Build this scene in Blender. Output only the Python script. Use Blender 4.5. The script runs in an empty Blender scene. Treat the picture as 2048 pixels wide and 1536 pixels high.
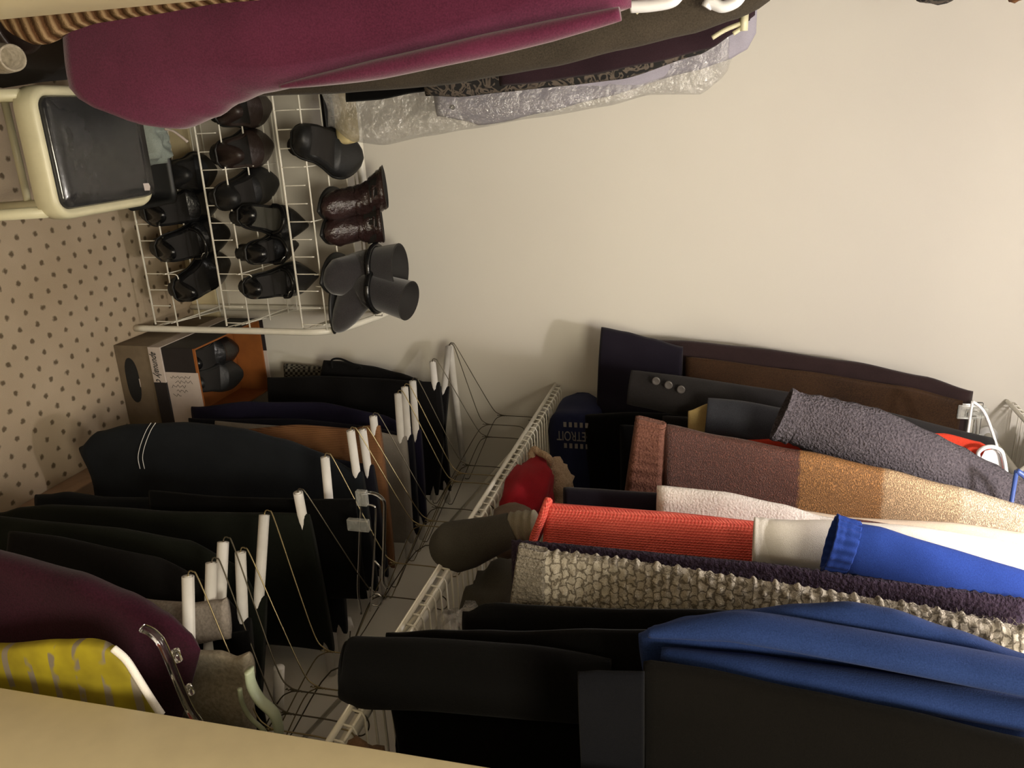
import bpy, bmesh, math, random
from math import sin, cos, pi, sqrt, atan2, radians
from mathutils import Vector, Matrix, noise
random.seed(7)
S = bpy.context.scene
COL = S.collection

# ------------------------------------------------------------------ camera
F = 1626.0                                    # focal length in pixels of the 2048 px long side
CAMZ = 1.5
_D = Vector((-568, 448, -F)).normalized()     # world +Y (into the closet)
_R = Vector((4846, 241, -F)).normalized()     # world +X (right)
_U = Vector((238, 6205, F)).normalized()      # world +Z
def _w(v): return Vector((_R.dot(v), _D.dot(v), _U.dot(v)))
cam = bpy.data.cameras.new('camera'); camo = bpy.data.objects.new('camera', cam); COL.objects.link(camo)
cam.sensor_fit = 'HORIZONTAL'; cam.sensor_width = 36.0; cam.lens = F/2048*36.0; cam.clip_start = .02
# the camera was held on its side: picture right = up, picture top = left
ax, ay, az = _w(Vector((0,1,0))), _w(Vector((-1,0,0))), _w(Vector((0,0,1)))
m = Matrix((ax, ay, az)).transposed().to_4x4(); m.translation = (0,0,CAMZ)
camo.matrix_world = m
S.camera = camo
def at(px, py, X=None, Y=None, Z=None):
    r = _w(Vector((py-768, px-1024, -F)))
    c = Vector((0,0,CAMZ))
    k = X/r.x if X is not None else (Y/r.y if Y is not None else (Z-CAMZ)/r.z)
    return c + r*k

# ------------------------------------------------------------------ world, lamps, exposure
wd = bpy.data.worlds.new('world'); S.world = wd; wd.use_nodes = True
wd.node_tree.nodes['Background'].inputs[0].default_value = (1.0, .80, .50, 1)
wd.node_tree.nodes['Background'].inputs[1].default_value = .36
BULB = Vector((.40, .90, 2.33))
ld = bpy.data.lights.new('bulb_light', 'POINT'); ld.energy = 16.5; ld.color = (1, .935, .90); ld.shadow_soft_size = .035
rl = bpy.data.lights.new('room_fill_light', 'AREA'); rl.shape = 'DISK'; rl.size = .6; rl.energy = 24; rl.color = (1, .90, .70)   # added fill lamp behind the camera, no known fixture; brightens floor and jambs
rlo = bpy.data.objects.new('room_fill_light', rl); COL.objects.link(rlo); rlo.location = (.22, -.65, 2.38)
rlo.rotation_euler = (Vector((.25, 1.6, .3))-rlo.location).to_track_quat('-Z', 'Y').to_euler()
BULB_LIGHT = bpy.data.objects.new('bulb_light', ld); COL.objects.link(BULB_LIGHT)
S.view_settings.view_transform = 'Standard'; S.view_settings.look = 'None'
S.view_settings.gamma = 1; S.view_settings.exposure = 0.47; S.view_settings.use_curve_mapping = False

# ------------------------------------------------------------------ materials
def hexc(r, g, b):
    f = lambda c: ((c/255+.055)/1.055)**2.4 if c > 10 else c/255/12.92
    return (f(r), f(g), f(b), 1)
class NT:
    def __init__(s, name):
        s.m = bpy.data.materials.new(name); s.m.use_nodes = True; s.t = s.m.node_tree
        s.b = s.t.nodes['Principled BSDF']; s.o = s.t.nodes['Material Output']
    def n(s, typ, **kw):
        nd = s.t.nodes.new(typ)
        for k, v in kw.items(): setattr(nd, k, v)
        return nd
    def l(s, a, b): s.t.links.new(a, b)
    def tc(s, out='Object', scale=(1,1,1), loc=(0,0,0)):
        t = s.n('ShaderNodeTexCoord'); mp = s.n('ShaderNodeMapping')
        mp.inputs['Scale'].default_value = scale; mp.inputs['Location'].default_value = loc
        s.l(t.outputs[out], mp.inputs[0]); return mp.outputs[0]
    def noise(s, vec, sc, det=3, rough=.5):
        n = s.n('ShaderNodeTexNoise'); n.inputs['Scale'].default_value = sc; n.inputs['Detail'].default_value = det
        n.inputs['Roughness'].default_value = rough
        s.l(vec, n.inputs['Vector']); return n.outputs['Fac']
    def ramp(s, fac, stops, interp='LINEAR'):
        r = s.n('ShaderNodeValToRGB'); r.color_ramp.interpolation = interp
        e = r.color_ramp.elements
        while len(e) < len(stops): e.new(.5)
        for i, (p, c) in enumerate(stops): e[i].position = p; e[i].color = c
        s.l(fac, r.inputs[0]); return r.outputs[0]
    def mix(s, f, a, b, mode='MIX'):
        x = s.n('ShaderNodeMixRGB', blend_type=mode)
        for i, v in enumerate((f, a, b)):
            if hasattr(v, 'links'): s.l(v, x.inputs[i])
            else: x.inputs[i].default_value = v
        return x.outputs[0]
    def math(s, op, a, b=None, c=None):
        x = s.n('ShaderNodeMath', operation=op)
        for i, v in enumerate((a, b, c)):
            if v is None: continue
            if hasattr(v, 'links'): s.l(v, x.inputs[i])
            else: x.inputs[i].default_value = v
        return x.outputs[0]
    def bump(s, h, st, d=.002):
        b = s.n('ShaderNodeBump'); b.inputs['Strength'].default_value = st; b.inputs['Distance'].default_value = d
        s.l(h, b.inputs['Height']); s.l(b.outputs[0], s.b.inputs['Normal']); return b
    def col(s, v):
        if hasattr(v, 'links'): s.l(v, s.b.inputs['Base Color'])
        else: s.b.inputs['Base Color'].default_value = v
    def set(s, **k):
        for a, v in k.items(): s.b.inputs[a.replace('_', ' ')].default_value = v

def plain(name, c, rough=.5, metal=0, spec=.5, var=.06):
    t = NT(name); v = t.tc()
    f = t.noise(v, 30, 4)
    d = tuple(x*(1-var*2) for x in c[:3])+(1,); h = tuple(min(1, x*(1+var*2)) for x in c[:3])+(1,)
    t.col(t.ramp(f, [(.3, d), (.7, h)])); t.set(Roughness=rough, Metallic=metal); t.b.inputs['Specular IOR Level'].default_value = spec
    return t.m
def fabric(name, c, c2=None, fine=900, rough=.95, bump=.4, sheen=.04, kind='weave', dist=.001, spec=.08):
    t = NT(name); v = t.tc()
    c2 = c2 or tuple(x*1.45+.002 for x in c[:3])+(1,)
    big = t.noise(v, 9, 3); f = t.noise(v, fine, 2)
    if kind == 'knit':          # rows of little stitches
        w = t.n('ShaderNodeTexWave', bands_direction='X', wave_profile='SIN'); w.inputs['Scale'].default_value = 80; w.inputs['Distortion'].default_value = 2.0; w.inputs['Detail'].default_value = 1; w.inputs['Detail Scale'].default_value = 6
        w2 = t.n('ShaderNodeTexWave', bands_direction='DIAGONAL', wave_profile='SIN'); w2.inputs['Scale'].default_value = 120; w2.inputs['Distortion'].default_value = 1.5
        t.l(v, w.inputs[0]); t.l(v, w2.inputs[0])
        h = t.math('ADD', t.math('MULTIPLY', w.outputs['Fac'], .6), t.math('MULTIPLY', w2.outputs['Fac'], .4))
        f = t.math('ADD', t.math('MULTIPLY', h, .6), t.math('MULTIPLY', f, .4))
    elif kind == 'rib':
        w = t.n('ShaderNodeTexWave', bands_direction='X', wave_profile='SIN'); w.inputs['Scale'].default_value = 60
        t.l(v, w.inputs[0]); f = t.math('ADD', t.math('MULTIPLY', w.outputs['Fac'], .6), t.math('MULTIPLY', f, .4))
    elif kind == 'wale':
        w = t.n('ShaderNodeTexWave', bands_direction='X', wave_profile='SIN'); w.inputs['Scale'].default_value = 90; w.inputs['Distortion'].default_value = .4
        t.l(v, w.inputs[0]); f = t.math('ADD', t.math('MULTIPLY', w.outputs['Fac'], .5), t.math('MULTIPLY', f, .5))
    cc = t.ramp(f, [(.25, c), (.75, c2)])
    cc = t.mix(.35, cc, t.ramp(big, [(.3, tuple(x*.6 for x in c[:3])+(1,)), (.7, c2)]))
    t.col(cc); t.set(Roughness=rough); t.b.inputs['Specular IOR Level'].default_value = spec
    t.b.inputs['Sheen Weight'].default_value = sheen; t.b.inputs['Sheen Roughness'].default_value = .5
    t.bump(f, bump, dist); return t.m
def leather(name, c, rough=.32, sc=60, st=.35, spec=.5):
    t = NT(name); v = t.tc(); f = t.noise(v, sc, 4, .6); g = t.noise(v, 12, 3)
    t.col(t.ramp(g, [(.3, c), (.75, tuple(x*1.8+.002 for x in c[:3])+(1,))])); t.set(Roughness=rough); t.b.inputs['Specular IOR Level'].default_value = spec
    t.bump(f, st, .003); return t.m

M = {}
def wallmat():
    t = NT('cream_wall_paint'); v = t.tc(); f = t.noise(v, 260, 3); g = t.noise(v, 1.6, 3)
    t.col(t.ramp(g, [(.3, (.70, .665, .60, 1)), (.7, (.73, .70, .63, 1))])); t.set(Roughness=.75); t.b.inputs['Specular IOR Level'].default_value = .25
    t.bump(f, .12, .001); return t.m
M['wall'] = wallmat()
M['trimpaint'] = plain('cream_trim_paint', (.70, .61, .40, 1), .4, var=.02)
M['ceil'] = plain('white_ceiling_paint', (.74, .72, .66, 1), .85, var=.02)
def carpetmat():
    t = NT('dotted_carpet'); v = t.tc()
    def dots(off):
        a = t.n('ShaderNodeVectorMath', operation='ADD'); a.inputs[1].default_value = off; t.l(v, a.inputs[0])
        nz = t.n('ShaderNodeTexNoise'); nz.inputs['Scale'].default_value = 120; t.l(v, nz.inputs['Vector'])
        sb = t.n('ShaderNodeVectorMath', operation='MULTIPLY_ADD'); t.l(nz.outputs['Color'], sb.inputs[0]); sb.inputs[1].default_value = (.009, .009, 0); t.l(a.outputs[0], sb.inputs[2])
        w = t.n('ShaderNodeVectorMath', operation='WRAP'); t.l(sb.outputs[0], w.inputs[0])
        w.inputs[1].default_value = (.0325, .025, 1); w.inputs[2].default_value = (-.0325, -.025, -1)
        m2 = t.n('ShaderNodeVectorMath', operation='MULTIPLY'); m2.inputs[1].default_value = (1, 1, 0); t.l(w.outputs[0], m2.inputs[0])
        ln = t.n('ShaderNodeVectorMath', operation='LENGTH'); t.l(m2.outputs[0], ln.inputs[0]); return ln.outputs['Value']
    d = t.math('MINIMUM', dots((-.2135, -1.45, 0)), dots((-.246, -1.475, 0)))
    mask = t.ramp(d, [(.0040, (.85,.85,.85,1)), (.0068, (0,0,0,1))])
    pile = t.noise(v, 900, 3, .7); g = t.noise(v, 5, 3)
    base = t.mix(.5, t.ramp(pile, [(.25, hexc(196,178,150)), (.75, hexc(240,222,194))]), t.ramp(g, [(.3, hexc(190,166,140)), (.7, hexc(222,202,178))]))
    t.col(t.mix(mask, base, hexc(100, 82, 62)))
    t.set(Roughness=1); t.b.inputs['Specular IOR Level'].default_value = .05; t.bump(pile, .8, .004); return t.m
M['carpet'] = carpetmat()
M['whitecoat'] = plain('white_coated_wire', (.80, .77, .68, 1), .35, var=.03)
M['tubepaper'] = plain('white_paper_tube', (.84, .82, .80, 1), .6, var=.03)
M['brass'] = plain('brassy_hanger_wire', (.30, .24, .13, 1), .3, metal=.85)
M['darkwire'] = plain('dark_hanger_wire', (.10, .085, .06, 1), .35, metal=.7)
M['chrome'] = plain('chrome_metal', (.8, .8, .8, 1), .12, metal=1, var=.01)
M['hangwhite'] = plain('white_hanger_plastic', (.86, .86, .88, 1), .3, var=.01)
M['creamplastic'] = plain('cream_plastic', (.62, .58, .40, 1), .38, var=.03)
M['blackvinyl'] = leather('black_vinyl_under_film', (.012, .012, .013, 1), .13, 9, .5)
def filmmat(name, tint=(1,1,1,1), haze=.08, gl=.28, scale=34, st=1):
    t = NT(name); v = t.tc(); f = t.noise(v, scale, 5, .6)
    bp = t.n('ShaderNodeBump'); bp.inputs['Strength'].default_value = st; bp.inputs['Distance'].default_value = .02; t.l(f, bp.inputs['Height'])
    tr = t.n('ShaderNodeBsdfTransparent'); tr.inputs[0].default_value = tint
    g = t.n('ShaderNodeBsdfGlossy'); g.inputs['Roughness'].default_value = .14; t.l(bp.outputs[0], g.inputs['Normal'])
    d = t.n('ShaderNodeBsdfDiffuse'); d.inputs[0].default_value = (.8, .8, .78, 1)
    m1 = t.n('ShaderNodeMixShader'); m1.inputs[0].default_value = gl; t.l(tr.outputs[0], m1.inputs[1]); t.l(g.outputs[0], m1.inputs[2])
    m2 = t.n('ShaderNodeMixShader'); m2.inputs[0].default_value = haze; t.l(m1.outputs[0], m2.inputs[1]); t.l(d.outputs[0], m2.inputs[2])
    t.l(m2.outputs[0], t.o.inputs[0]); return t.m
M['film'] = filmmat('clear_plastic_film')
M['clear'] = filmmat('clear_hanger_plastic', (.93, .95, .93, 1), .16, .30, 3, .1)
def glassmat():
    t = NT('clear_acrylic'); t.col((.95, .96, .97, 1)); t.set(Roughness=.04, IOR=1.45); t.b.inputs['Transmission Weight'].default_value = 1; return t.m
M['acrylic'] = glassmat()
def emis(name, c, s):
    t = NT(name); t.b.inputs['Emission Color'].default_value = c; t.b.inputs['Emission Strength'].default_value = s; t.col(c); return t.m
M['bulb'] = emis('lit_bulb_glass', (1, .85, .62, 1), 6)

# ------------------------------------------------------------------ object helpers
def tag(o, label=None, cat=None, group=None, kind=None):
    for k, v in (('label', label), ('category', cat), ('group', group), ('kind', kind)):
        if v: o[k] = v
    return o
def thing(name, label, cat, loc=(0,0,0), group=None):
    o = bpy.data.objects.new(name, None); o.empty_display_size = .05; COL.objects.link(o); o.location = loc
    return tag(o, label, cat, group)
def obj(name, vs, fs, mat, parent=None, smooth=True, loc=None):
    """vs in world space; placed relative to its parent (or to loc)"""
    base = Vector((0,0,0)); p = parent
    while p is not None: base = base + p.location; p = p.parent
    if loc is not None: base = base + Vector(loc)
    me = bpy.data.meshes.new(name)
    me.from_pydata([tuple(Vector(v)-base) for v in vs], [], fs); me.update()
    bm = bmesh.new(); bm.from_mesh(me); bmesh.ops.recalc_face_normals(bm, faces=bm.faces); bm.to_mesh(me); bm.free()
    if smooth:
        for f in me.polygons: f.use_smooth = True
    me.materials.append(mat)
    o = bpy.data.objects.new(name, me); COL.objects.link(o)
    if parent is not None: o.parent = parent
    if loc is not None: o.location = loc
    return o
class MB:
    def __init__(s): s.v = []; s.f = []
    def add(s, vs, fs):
        n = len(s.v); s.v += [Vector(v) for v in vs]; s.f += [tuple(i+n for i in f) for f in fs]; return s
    def box(s, a, b, bev=0):
        x0,y0,z0 = a; x1,y1,z1 = b
        if bev <= 0:
            vs = [(x,y,z) for x in (x0,x1) for y in (y0,y1) for z in (z0,z1)]
            return s.add(vs, [(0,1,3,2),(4,6,7,5),(0,4,5,1),(2,3,7,6),(0,2,6,4),(1,5,7,3)])
        bm = bmesh.new(); bmesh.ops.create_cube(bm, size=1)
        for v in bm.verts: v.co = Vector(((x0+x1)/2+v.co.x*(x1-x0), (y0+y1)/2+v.co.y*(y1-y0), (z0+z1)/2+v.co.z*(z1-z0)))
        bmesh.ops.bevel(bm, geom=bm.edges[:], offset=bev, segments=3, affect='EDGES', profile=.5)
        bm.verts.index_update(); s.add([v.co.copy() for v in bm.verts], [tuple(v.index for v in f.verts) for f in bm.faces]); bm.free(); return s
    def tube(s, pts, r, n=8, cap=True, flat=1.0):
        pts = [Vector(p) for p in pts]; N = len(pts); rs = r if isinstance(r, (list, tuple)) else [r]*N
        t0 = (pts[1]-pts[0]).normalized(); up = Vector((0,0,1)) if abs(t0.z) < .9 else Vector((1,0,0))
        a = t0.cross(up).normalized(); vs = []
        for i, p in enumerate(pts):
            t = (pts[min(i+1,N-1)]-pts[max(i-1,0)]).normalized()
            a = (a - t*a.dot(t))
            if a.length < 1e-6: a = t.orthogonal()
            a.normalize(); b = t.cross(a)
            for k in range(n):
                th = 2*pi*k/n; vs.append(p + (a*cos(th) + b*sin(th)*flat)*rs[i])
        fs = [(i*n+k, i*n+(k+1)%n, (i+1)*n+(k+1)%n, (i+1)*n+k) for i in range(N-1) for k in range(n)]
        if cap: fs += [tuple(range(n))[::-1], tuple((N-1)*n+k for k in range(n))]
        return s.add(vs, fs)
    def grid(s, rows, close_u=False):
        n = len(rows[0]); vs = [v for r in rows for v in r]; fs = []
        for i in range(len(rows)-1):
            for k in range(n if close_u else n-1):
                fs.append((i*n+k, i*n+(k+1)%n, (i+1)*n+(k+1)%n, (i+1)*n+k))
        return s.add(vs, fs)
    def xf(s, mat):
        s.v = [mat @ v for v in s.v]; return s
    def build(s, name, mat, parent=None, smooth=True, loc=None): return obj(name, s.v, s.f, mat, parent, smooth, loc)
def single(mb, name, mat, label, cat, base, group=None, smooth=True):
    o = mb.build(name, mat, None, smooth, loc=base); return tag(o, label, cat, group)
def struct(name, mb, mat, smooth=False):
    o = mb.build(name, mat, None, smooth); o['kind'] = 'structure'; return o
def copy_tree(o, parent=None):
    c = o.copy(); COL.objects.link(c)
    if parent is not None: c.parent = parent
    for ch in list(o.children): copy_tree(ch, c)
    return c
def smoothpath(pts, k=6):
    pts = [Vector(p) for p in pts]; out = []
    P = [pts[0]] + pts + [pts[-1]]
    for i in range(1, len(P)-2):
        for j in range(k):
            t = j/k; a, b, c, d = P[i-1], P[i], P[i+1], P[i+2]
            out.append(.5*((2*b)+(c-a)*t+(2*a-5*b+4*c-d)*t*t+(3*b-a-3*c+d)*t**3))
    out.append(pts[-1]); return out
def interp(tab, z):            # tab: list of (z, x) any order
    tab = sorted(tab)
    if z <= tab[0][0]: return tab[0][1]
    for (a, xa), (b, xb) in zip(tab, tab[1:]):
        if z <= b:
            t = (z-a)/max(1e-6, b-a); t2 = t*t*(3-2*t)*.5+t*.5
            return xa+(xb-xa)*t2
    return tab[-1][1]
def cloth(mb, left, right, Y, th, top, bot, nz=44, nx=18, fold=.006, freq=26, seed=0, slope=0, thf=None, disp=None, hemw=.0, x0=None, rt0=.15, hempts=None):
    """closed hanging cloth slab. left/right: [(z,x)] or number; top/bot: z or (z at left, z at right)"""
    L = left if isinstance(left, list) else [(0, left)]; Rr = right if isinstance(right, list) else [(0, right)]
    tp = top if isinstance(top, tuple) else (top, top); bt = bot if isinstance(bot, tuple) else (bot, bot)
    n = 2*nx; rows = []
    x0 = x0 if x0 is not None else interp(L, tp[0])
    for i in range(nz+1):
        t = i/nz; row = []
        zc = tp[0]+(bt[0]-tp[0])*t; zr = tp[1]+(bt[1]-tp[1])*t
        xl = interp(L, zc); xr = interp(Rr, zr)
        thh = th*(thf(t) if thf else 1)
        rt = min(1, t/.02+rt0, (1-t)/.012+.35)
        for k in range(n):
            a = 2*pi*k/n; u = (1-cos(a))/2; sg = sin(a)
            x = xl+(xr-xl)*u; z = zc+(zr-zc)*u + hemw*sin(u*9+seed)*t**6
            if hempts: z = (tp[0]+(tp[1]-tp[0])*u)*(1-t)+interp(hempts, interp(L, bt[0])+(interp(Rr, bt[1])-interp(L, bt[0]))*u)*t
            pr = math.copysign(abs(sg)**.55, sg)*thh/2*rt
            y = Y + slope*(x-x0) + pr*-1
            q = fold*(.35+.65*t) if rt0 < .5 else fold*min(1, t*5)
            y += q*sin(freq*(x-xl)+seed*1.7+2.2*sin(3*z+seed)) + q*.6*noise.noise(Vector((x*9, z*3, seed*3.1)))*2
            x += .6*q*noise.noise(Vector((seed*2.3, z*5, .3)))
            if disp:
                dd = disp(u, t, x, z, sg); y -= dd*math.copysign(1, sg)*min(1, abs(sg)*1.5+.15)
                if u < .12: x -= dd*(1-u/.12)
            row.append(Vector((x, y, z)))
        rows.append(row)
    base = len(mb.v); mb.grid(rows, close_u=True)
    mb.f.append(tuple(base+k for k in range(n))); mb.f.append(tuple(base+nz*n+k for k in range(n))[::-1])
    return mb
def edge(pts, Y, slope=0, x0=None):      # picture points -> [(z,x)] on the (possibly slanted) plane
    out = []
    for p in pts:
        v = at(p[0], p[1], Y=Y)
        for _ in range(5): v = at(p[0], p[1], Y=Y+slope*(v.x-(x0 if x0 is not None else v.x)))
        out.append((v.z, v.x))
    return out

# ================================================================== STRUCTURE
YW, XR, XL, ZC = 2.0, .995, -.66, 2.44
YF0, YF1 = .50, .605                          # front wall, door opening between XD0 and XD1
XD0, XD1 = -.092, .614
struct('floor', MB().box((XL-.6, -1.2, -.06), (XR+.6, YW+.1, 0)), M['carpet'])
struct('ceiling', MB().box((XL-.1, YF0, ZC), (XR+.1, YW+.1, ZC+.06)), M['ceil'])
struct('wall_back', MB().box((XL-.1, YW, 0), (XR+.1, YW+.1, ZC)), M['wall'])
struct('wall_right', MB().box((XR, YF1, 0), (XR+.1, YW, ZC)), M['wall'])
struct('wall_left', MB().box((XL-.1, YF1, 0), (XL, YW, ZC)), M['wall'])
fw = MB(); fw.box((XL-.5, YF0, 0), (XD0-.018, YF1, ZC)); fw.box((XD1+.018, YF0, 0), (XR+.5, YF1, ZC)); fw.box((XD0-.018, YF0, 2.06), (XD1+.018, YF1, ZC))
struct('wall_front', fw, M['wall'])
# jambs and casing
struct('trim_1', MB().box((XD1, YF0-.004, 0), (XD1+.018, YF1+.004, 2.06), .002), M['trimpaint'], True)
struct('trim_2', MB().box((XD0-.018, YF0-.004, 0), (XD0, YF1+.004, 2.06), .002), M['trimpaint'], True)
struct('trim_3', MB().box((XD1+.006, YF0-.02, 0), (XD1+.07, YF0-.004, 2.10), .004), M['trimpaint'], True)
struct('trim_4', MB().box((XD0-.07, YF0-.02, 0), (XD0-.006, YF0-.004, 2.10), .004), M['trimpaint'], True)
struct('baseboard_back', MB().box((XL, YW-.012, 0), (XR, YW, .085), .003), M['trimpaint'], True)
struct('baseboard_right', MB().box((XR-.012, YF1, 0), (XR, YW-.012, .085), .003), M['trimpaint'], True)
struct('baseboard_left', MB().box((XL, YF1, 0), (XL+.012, YW-.012, .085), .003), M['trimpaint'], True)

# ceiling bulb
t = thing('ceiling_lamp', 'bare lit bulb in a round white holder on the closet ceiling', 'lamp', (BULB.x, BULB.y, ZC))
mb = MB(); rows = []
for r, z in ((.001, ZC), (.055, ZC), (.055, ZC-.012), (.03, ZC-.03), (.022, ZC-.055), (.001, ZC-.055)):
    rows.append([Vector((BULB.x+r*cos(2*pi*k/24), BULB.y+r*sin(2*pi*k/24), z)) for k in range(24)])
mb.grid(rows, True).build('holder', M['hangwhite'], t)
mb = MB(); rows = []
for r, dz in ((.014, .082), (.014, .062), (.022, .045), (.031, .022), (.034, 0), (.030, -.018), (.018, -.031), (.001, -.036)):
    rows.append([Vector((BULB.x+r*cos(2*pi*k/24), BULB.y+r*sin(2*pi*k/24), BULB.z+dz)) for k in range(24)])
gl = mb.grid(rows, True).build('bulb', M['bulb'], t); gl.visible_shadow = False
BULB_LIGHT.parent = t; BULB_LIGHT.location = (0, 0, BULB.z-ZC)

# ================================================================== WIRE SHELVES
def wire_shelf(label, z, y0, y1, xf, xb, lab2=None):
    t = thing('wire_shelf', label, 'shelf', (xf, (y0+y1)/2, z))
    lip = z; z = z+.015
    MB().tube([(xf+(.004 if xb > xf else -.004), y0, z), (xf+(.004 if xb > xf else -.004), y1, z)], .0022).build('front_rail', M['whitecoat'], t)
    MB().tube([(xf, y0, lip), (xf, y1, lip)], .0045).build('lip_rail', M['whitecoat'], t)
    sgn = 1 if xb > xf else -1
    MB().tube([(xf+sgn*.15, y0, z-.004), (xf+sgn*.15, y1, z-.004)], .003).build('cross_rail', M['whitecoat'], t)
    MB().tube([(xb-sgn*.004, y0, z), (xb-sgn*.004, y1, z)], .0035).build('back_rail', M['whitecoat'], t)
    proto = MB().tube([(xf, y0+.01, lip), (xf+sgn*.002, y0+.01, z+.001), (xf+sgn*.01, y0+.01, z+.0045), (xb-sgn*.003, y0+.01, z+.0045)], .0017, 6).build('deck_wire', M['whitecoat'], t)
    n = int((y1-y0-.02)/.0256)
    for i in range(1, n+1):
        c = proto.copy(); COL.objects.link(c); c.parent = t; c.location.y += i*.0256
    for yy in (y0+.35, y1-.25):
        MB().tube([(xf+sgn*.012, yy, z-.006), (xb-sgn*.006, yy, z-.25)], .004, 8).build('brace', M['whitecoat'], t)
    return t
ZS = 1.067
wire_shelf('lower white wire shelf on the right, with folded knitwear on it', ZS, .625, 1.992, .689, XR)
wire_shelf('upper white wire shelf high on the right above the sweaters', 2.132, .625, 1.992, .689, XR)
wire_shelf('white wire shelf on the left above the long hanging clothes', 1.70, .625, 1.992, -.33, XL)
def rod(label, x, z):
    t = thing('hanging_rod', label, 'rod', (x, 1.3, z))
    MB().tube([(x, .61, z), (x, 1.998, z)], .0095, 14).build('pole', M['whitecoat'], t)
    for yy in (.616, 1.988): MB().tube([(x, yy-.006, z), (x, yy+.006, z)], .022, 18).build('end_cup', M['hangwhite'], t)
rod('lower white clothes rod under the lower right shelf', .775, 1.036)
rod('upper white clothes rod under the upper right shelf', .775, 2.10)
rod('white clothes rod on the left side of the closet', -.36, 1.665)

# ================================================================== HANGERS
def hook_path(cx, y, zneck, zrod, r=.0155, xs=1):
    zc = zrod
    pts = [(cx, y, zneck), (cx, y, zneck+.02), (cx+.001, y, zc-r-.012), (cx+r*.75*xs, y, zc-r*.75), (cx+r*xs, y, zc)]
    for k in range(1, 8):
        a = pi*k/7; pts.append((cx+r*cos(a)*xs, y, zc+r*sin(a)))
    pts.append((cx-r*1.02*xs, y, zc-.006)); return pts
ZT = .80
def tube_hanger(label, xl, yl, yaw, wire, ln=.40, tube_len=None, dz=0, group=None, cx=None):
    a = radians(yaw); cx = cx or xl+cos(a)*ln/2; cy = yl+sin(a)*ln/2; z = ZT+dz
    t = thing('tube_hanger', label, 'hanger', (cx, cy, z), group)
    mb = MB(); N = 14; rows = []
    for (xx, r) in ((-ln/2+.001, .0052), (-ln/2+.004, .0058), (-ln/2+.001, .0083), (ln/2-.001, .0083), (ln/2-.004, .0058), (ln/2-.001, .0052)):
        rows.append([Vector((xx, r*cos(2*pi*k/N), r*sin(2*pi*k/N))) for k in range(N)])
    mb.grid(rows, True); mb.f.append(tuple(range(N))); mb.f.append(tuple(5*N+k for k in range(N)))
    R = Matrix.Translation((cx, cy, z)) @ Matrix.Rotation(a, 4, 'Z')
    mb.xf(R).build('paper_tube', M['tubepaper'], t)
    w = MB(); zr = 1.036-z
    for s in (-1, 1):
        w.tube(smoothpath([(s*(ln/2-.012), 0, 0), (s*(ln/2+.004), 0, .001), (s*(ln/2+.006), 0, .008), (s*(ln/2-.006), 0, .018), (s*.10, 0, .062), (s*.022, 0, .100), (s*.004, 0, .118), (0, 0, .135)], 5), .00105, 6)
    w.tube(smoothpath(hook_path(0, 0, .12, zr-.001 if dz == 0 else zr), 4), .0011, 6)
    for k in range(1): w.tube([(0.0012*cos(q*1.9), .0012*sin(q*1.9), .112+q*.0016) for q in range(18)], .0009, 5)
    w.xf(R).build('wire', wire, t)
    return t, (cx, cy)
HG = []
specs = [  # xl, yl, yaw, wire, label
 (.572, 1.935, 6, 'darkwire', 'empty tube hanger hanging closest to the back wall'),
 (.572, 1.925, -30, 'darkwire', 'tube hanger swung askew by the back wall, holding black trousers with a loop'),
 (.575, 1.80, 4, 'darkwire', 'second tube hanger from the back wall, white end just above black trousers'),
 (.580, 1.665, -4, 'darkwire', 'tube hanger with white end beside the purple-navy trousers, right of a cluster'),
 (.578, 1.615, -4, 'brass', 'tube hanger half hidden in the cluster of three white tube ends'),
 (.580, 1.575, -4, 'brass', 'nearest tube hanger of the three-tube cluster, above grey jeans'),
 (.582, 1.440, 0, 'darkwire', 'tube hanger with only its white tip showing over brown corduroys'),
 (.590, 1.385, 3, 'brass', 'tube hanger standing just behind its twin next to brown corduroys'),
 (.572, 1.335, 2, 'brass', 'tube hanger in front of the brown corduroys, nearer of two side by side'),
 (.580, 1.225, -4, 'brass', 'lone tube hanger with long white end over dark jeans'),
 (.600, 1.120, 4, 'darkwire', 'tube hanger with a short white stub on dark green-black trousers'),
 (.588, 1.015, -22, 'brass', 'tube hanger with the longest white tube end, near the centre of the row'),
 (.612, .940, -12, 'brass', 'tube hanger crossing behind long wires, third white end from the doorway'),
 (.575, .905, -20, 'darkwire', 'tube hanger second from the doorway, tall white tube above grey waistband'),
 (.590, .872, -18, 'darkwire', 'tube hanger hidden behind the second one from the doorway'),
 (.580, .820, -14, 'brass', 'tube hanger nearest the doorway, beside maroon sweater'),
]
for (xl, yl, yaw, w, lab) in specs:
    HG.append(tube_hanger(lab, xl, yl, yaw, M[w]))

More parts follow.
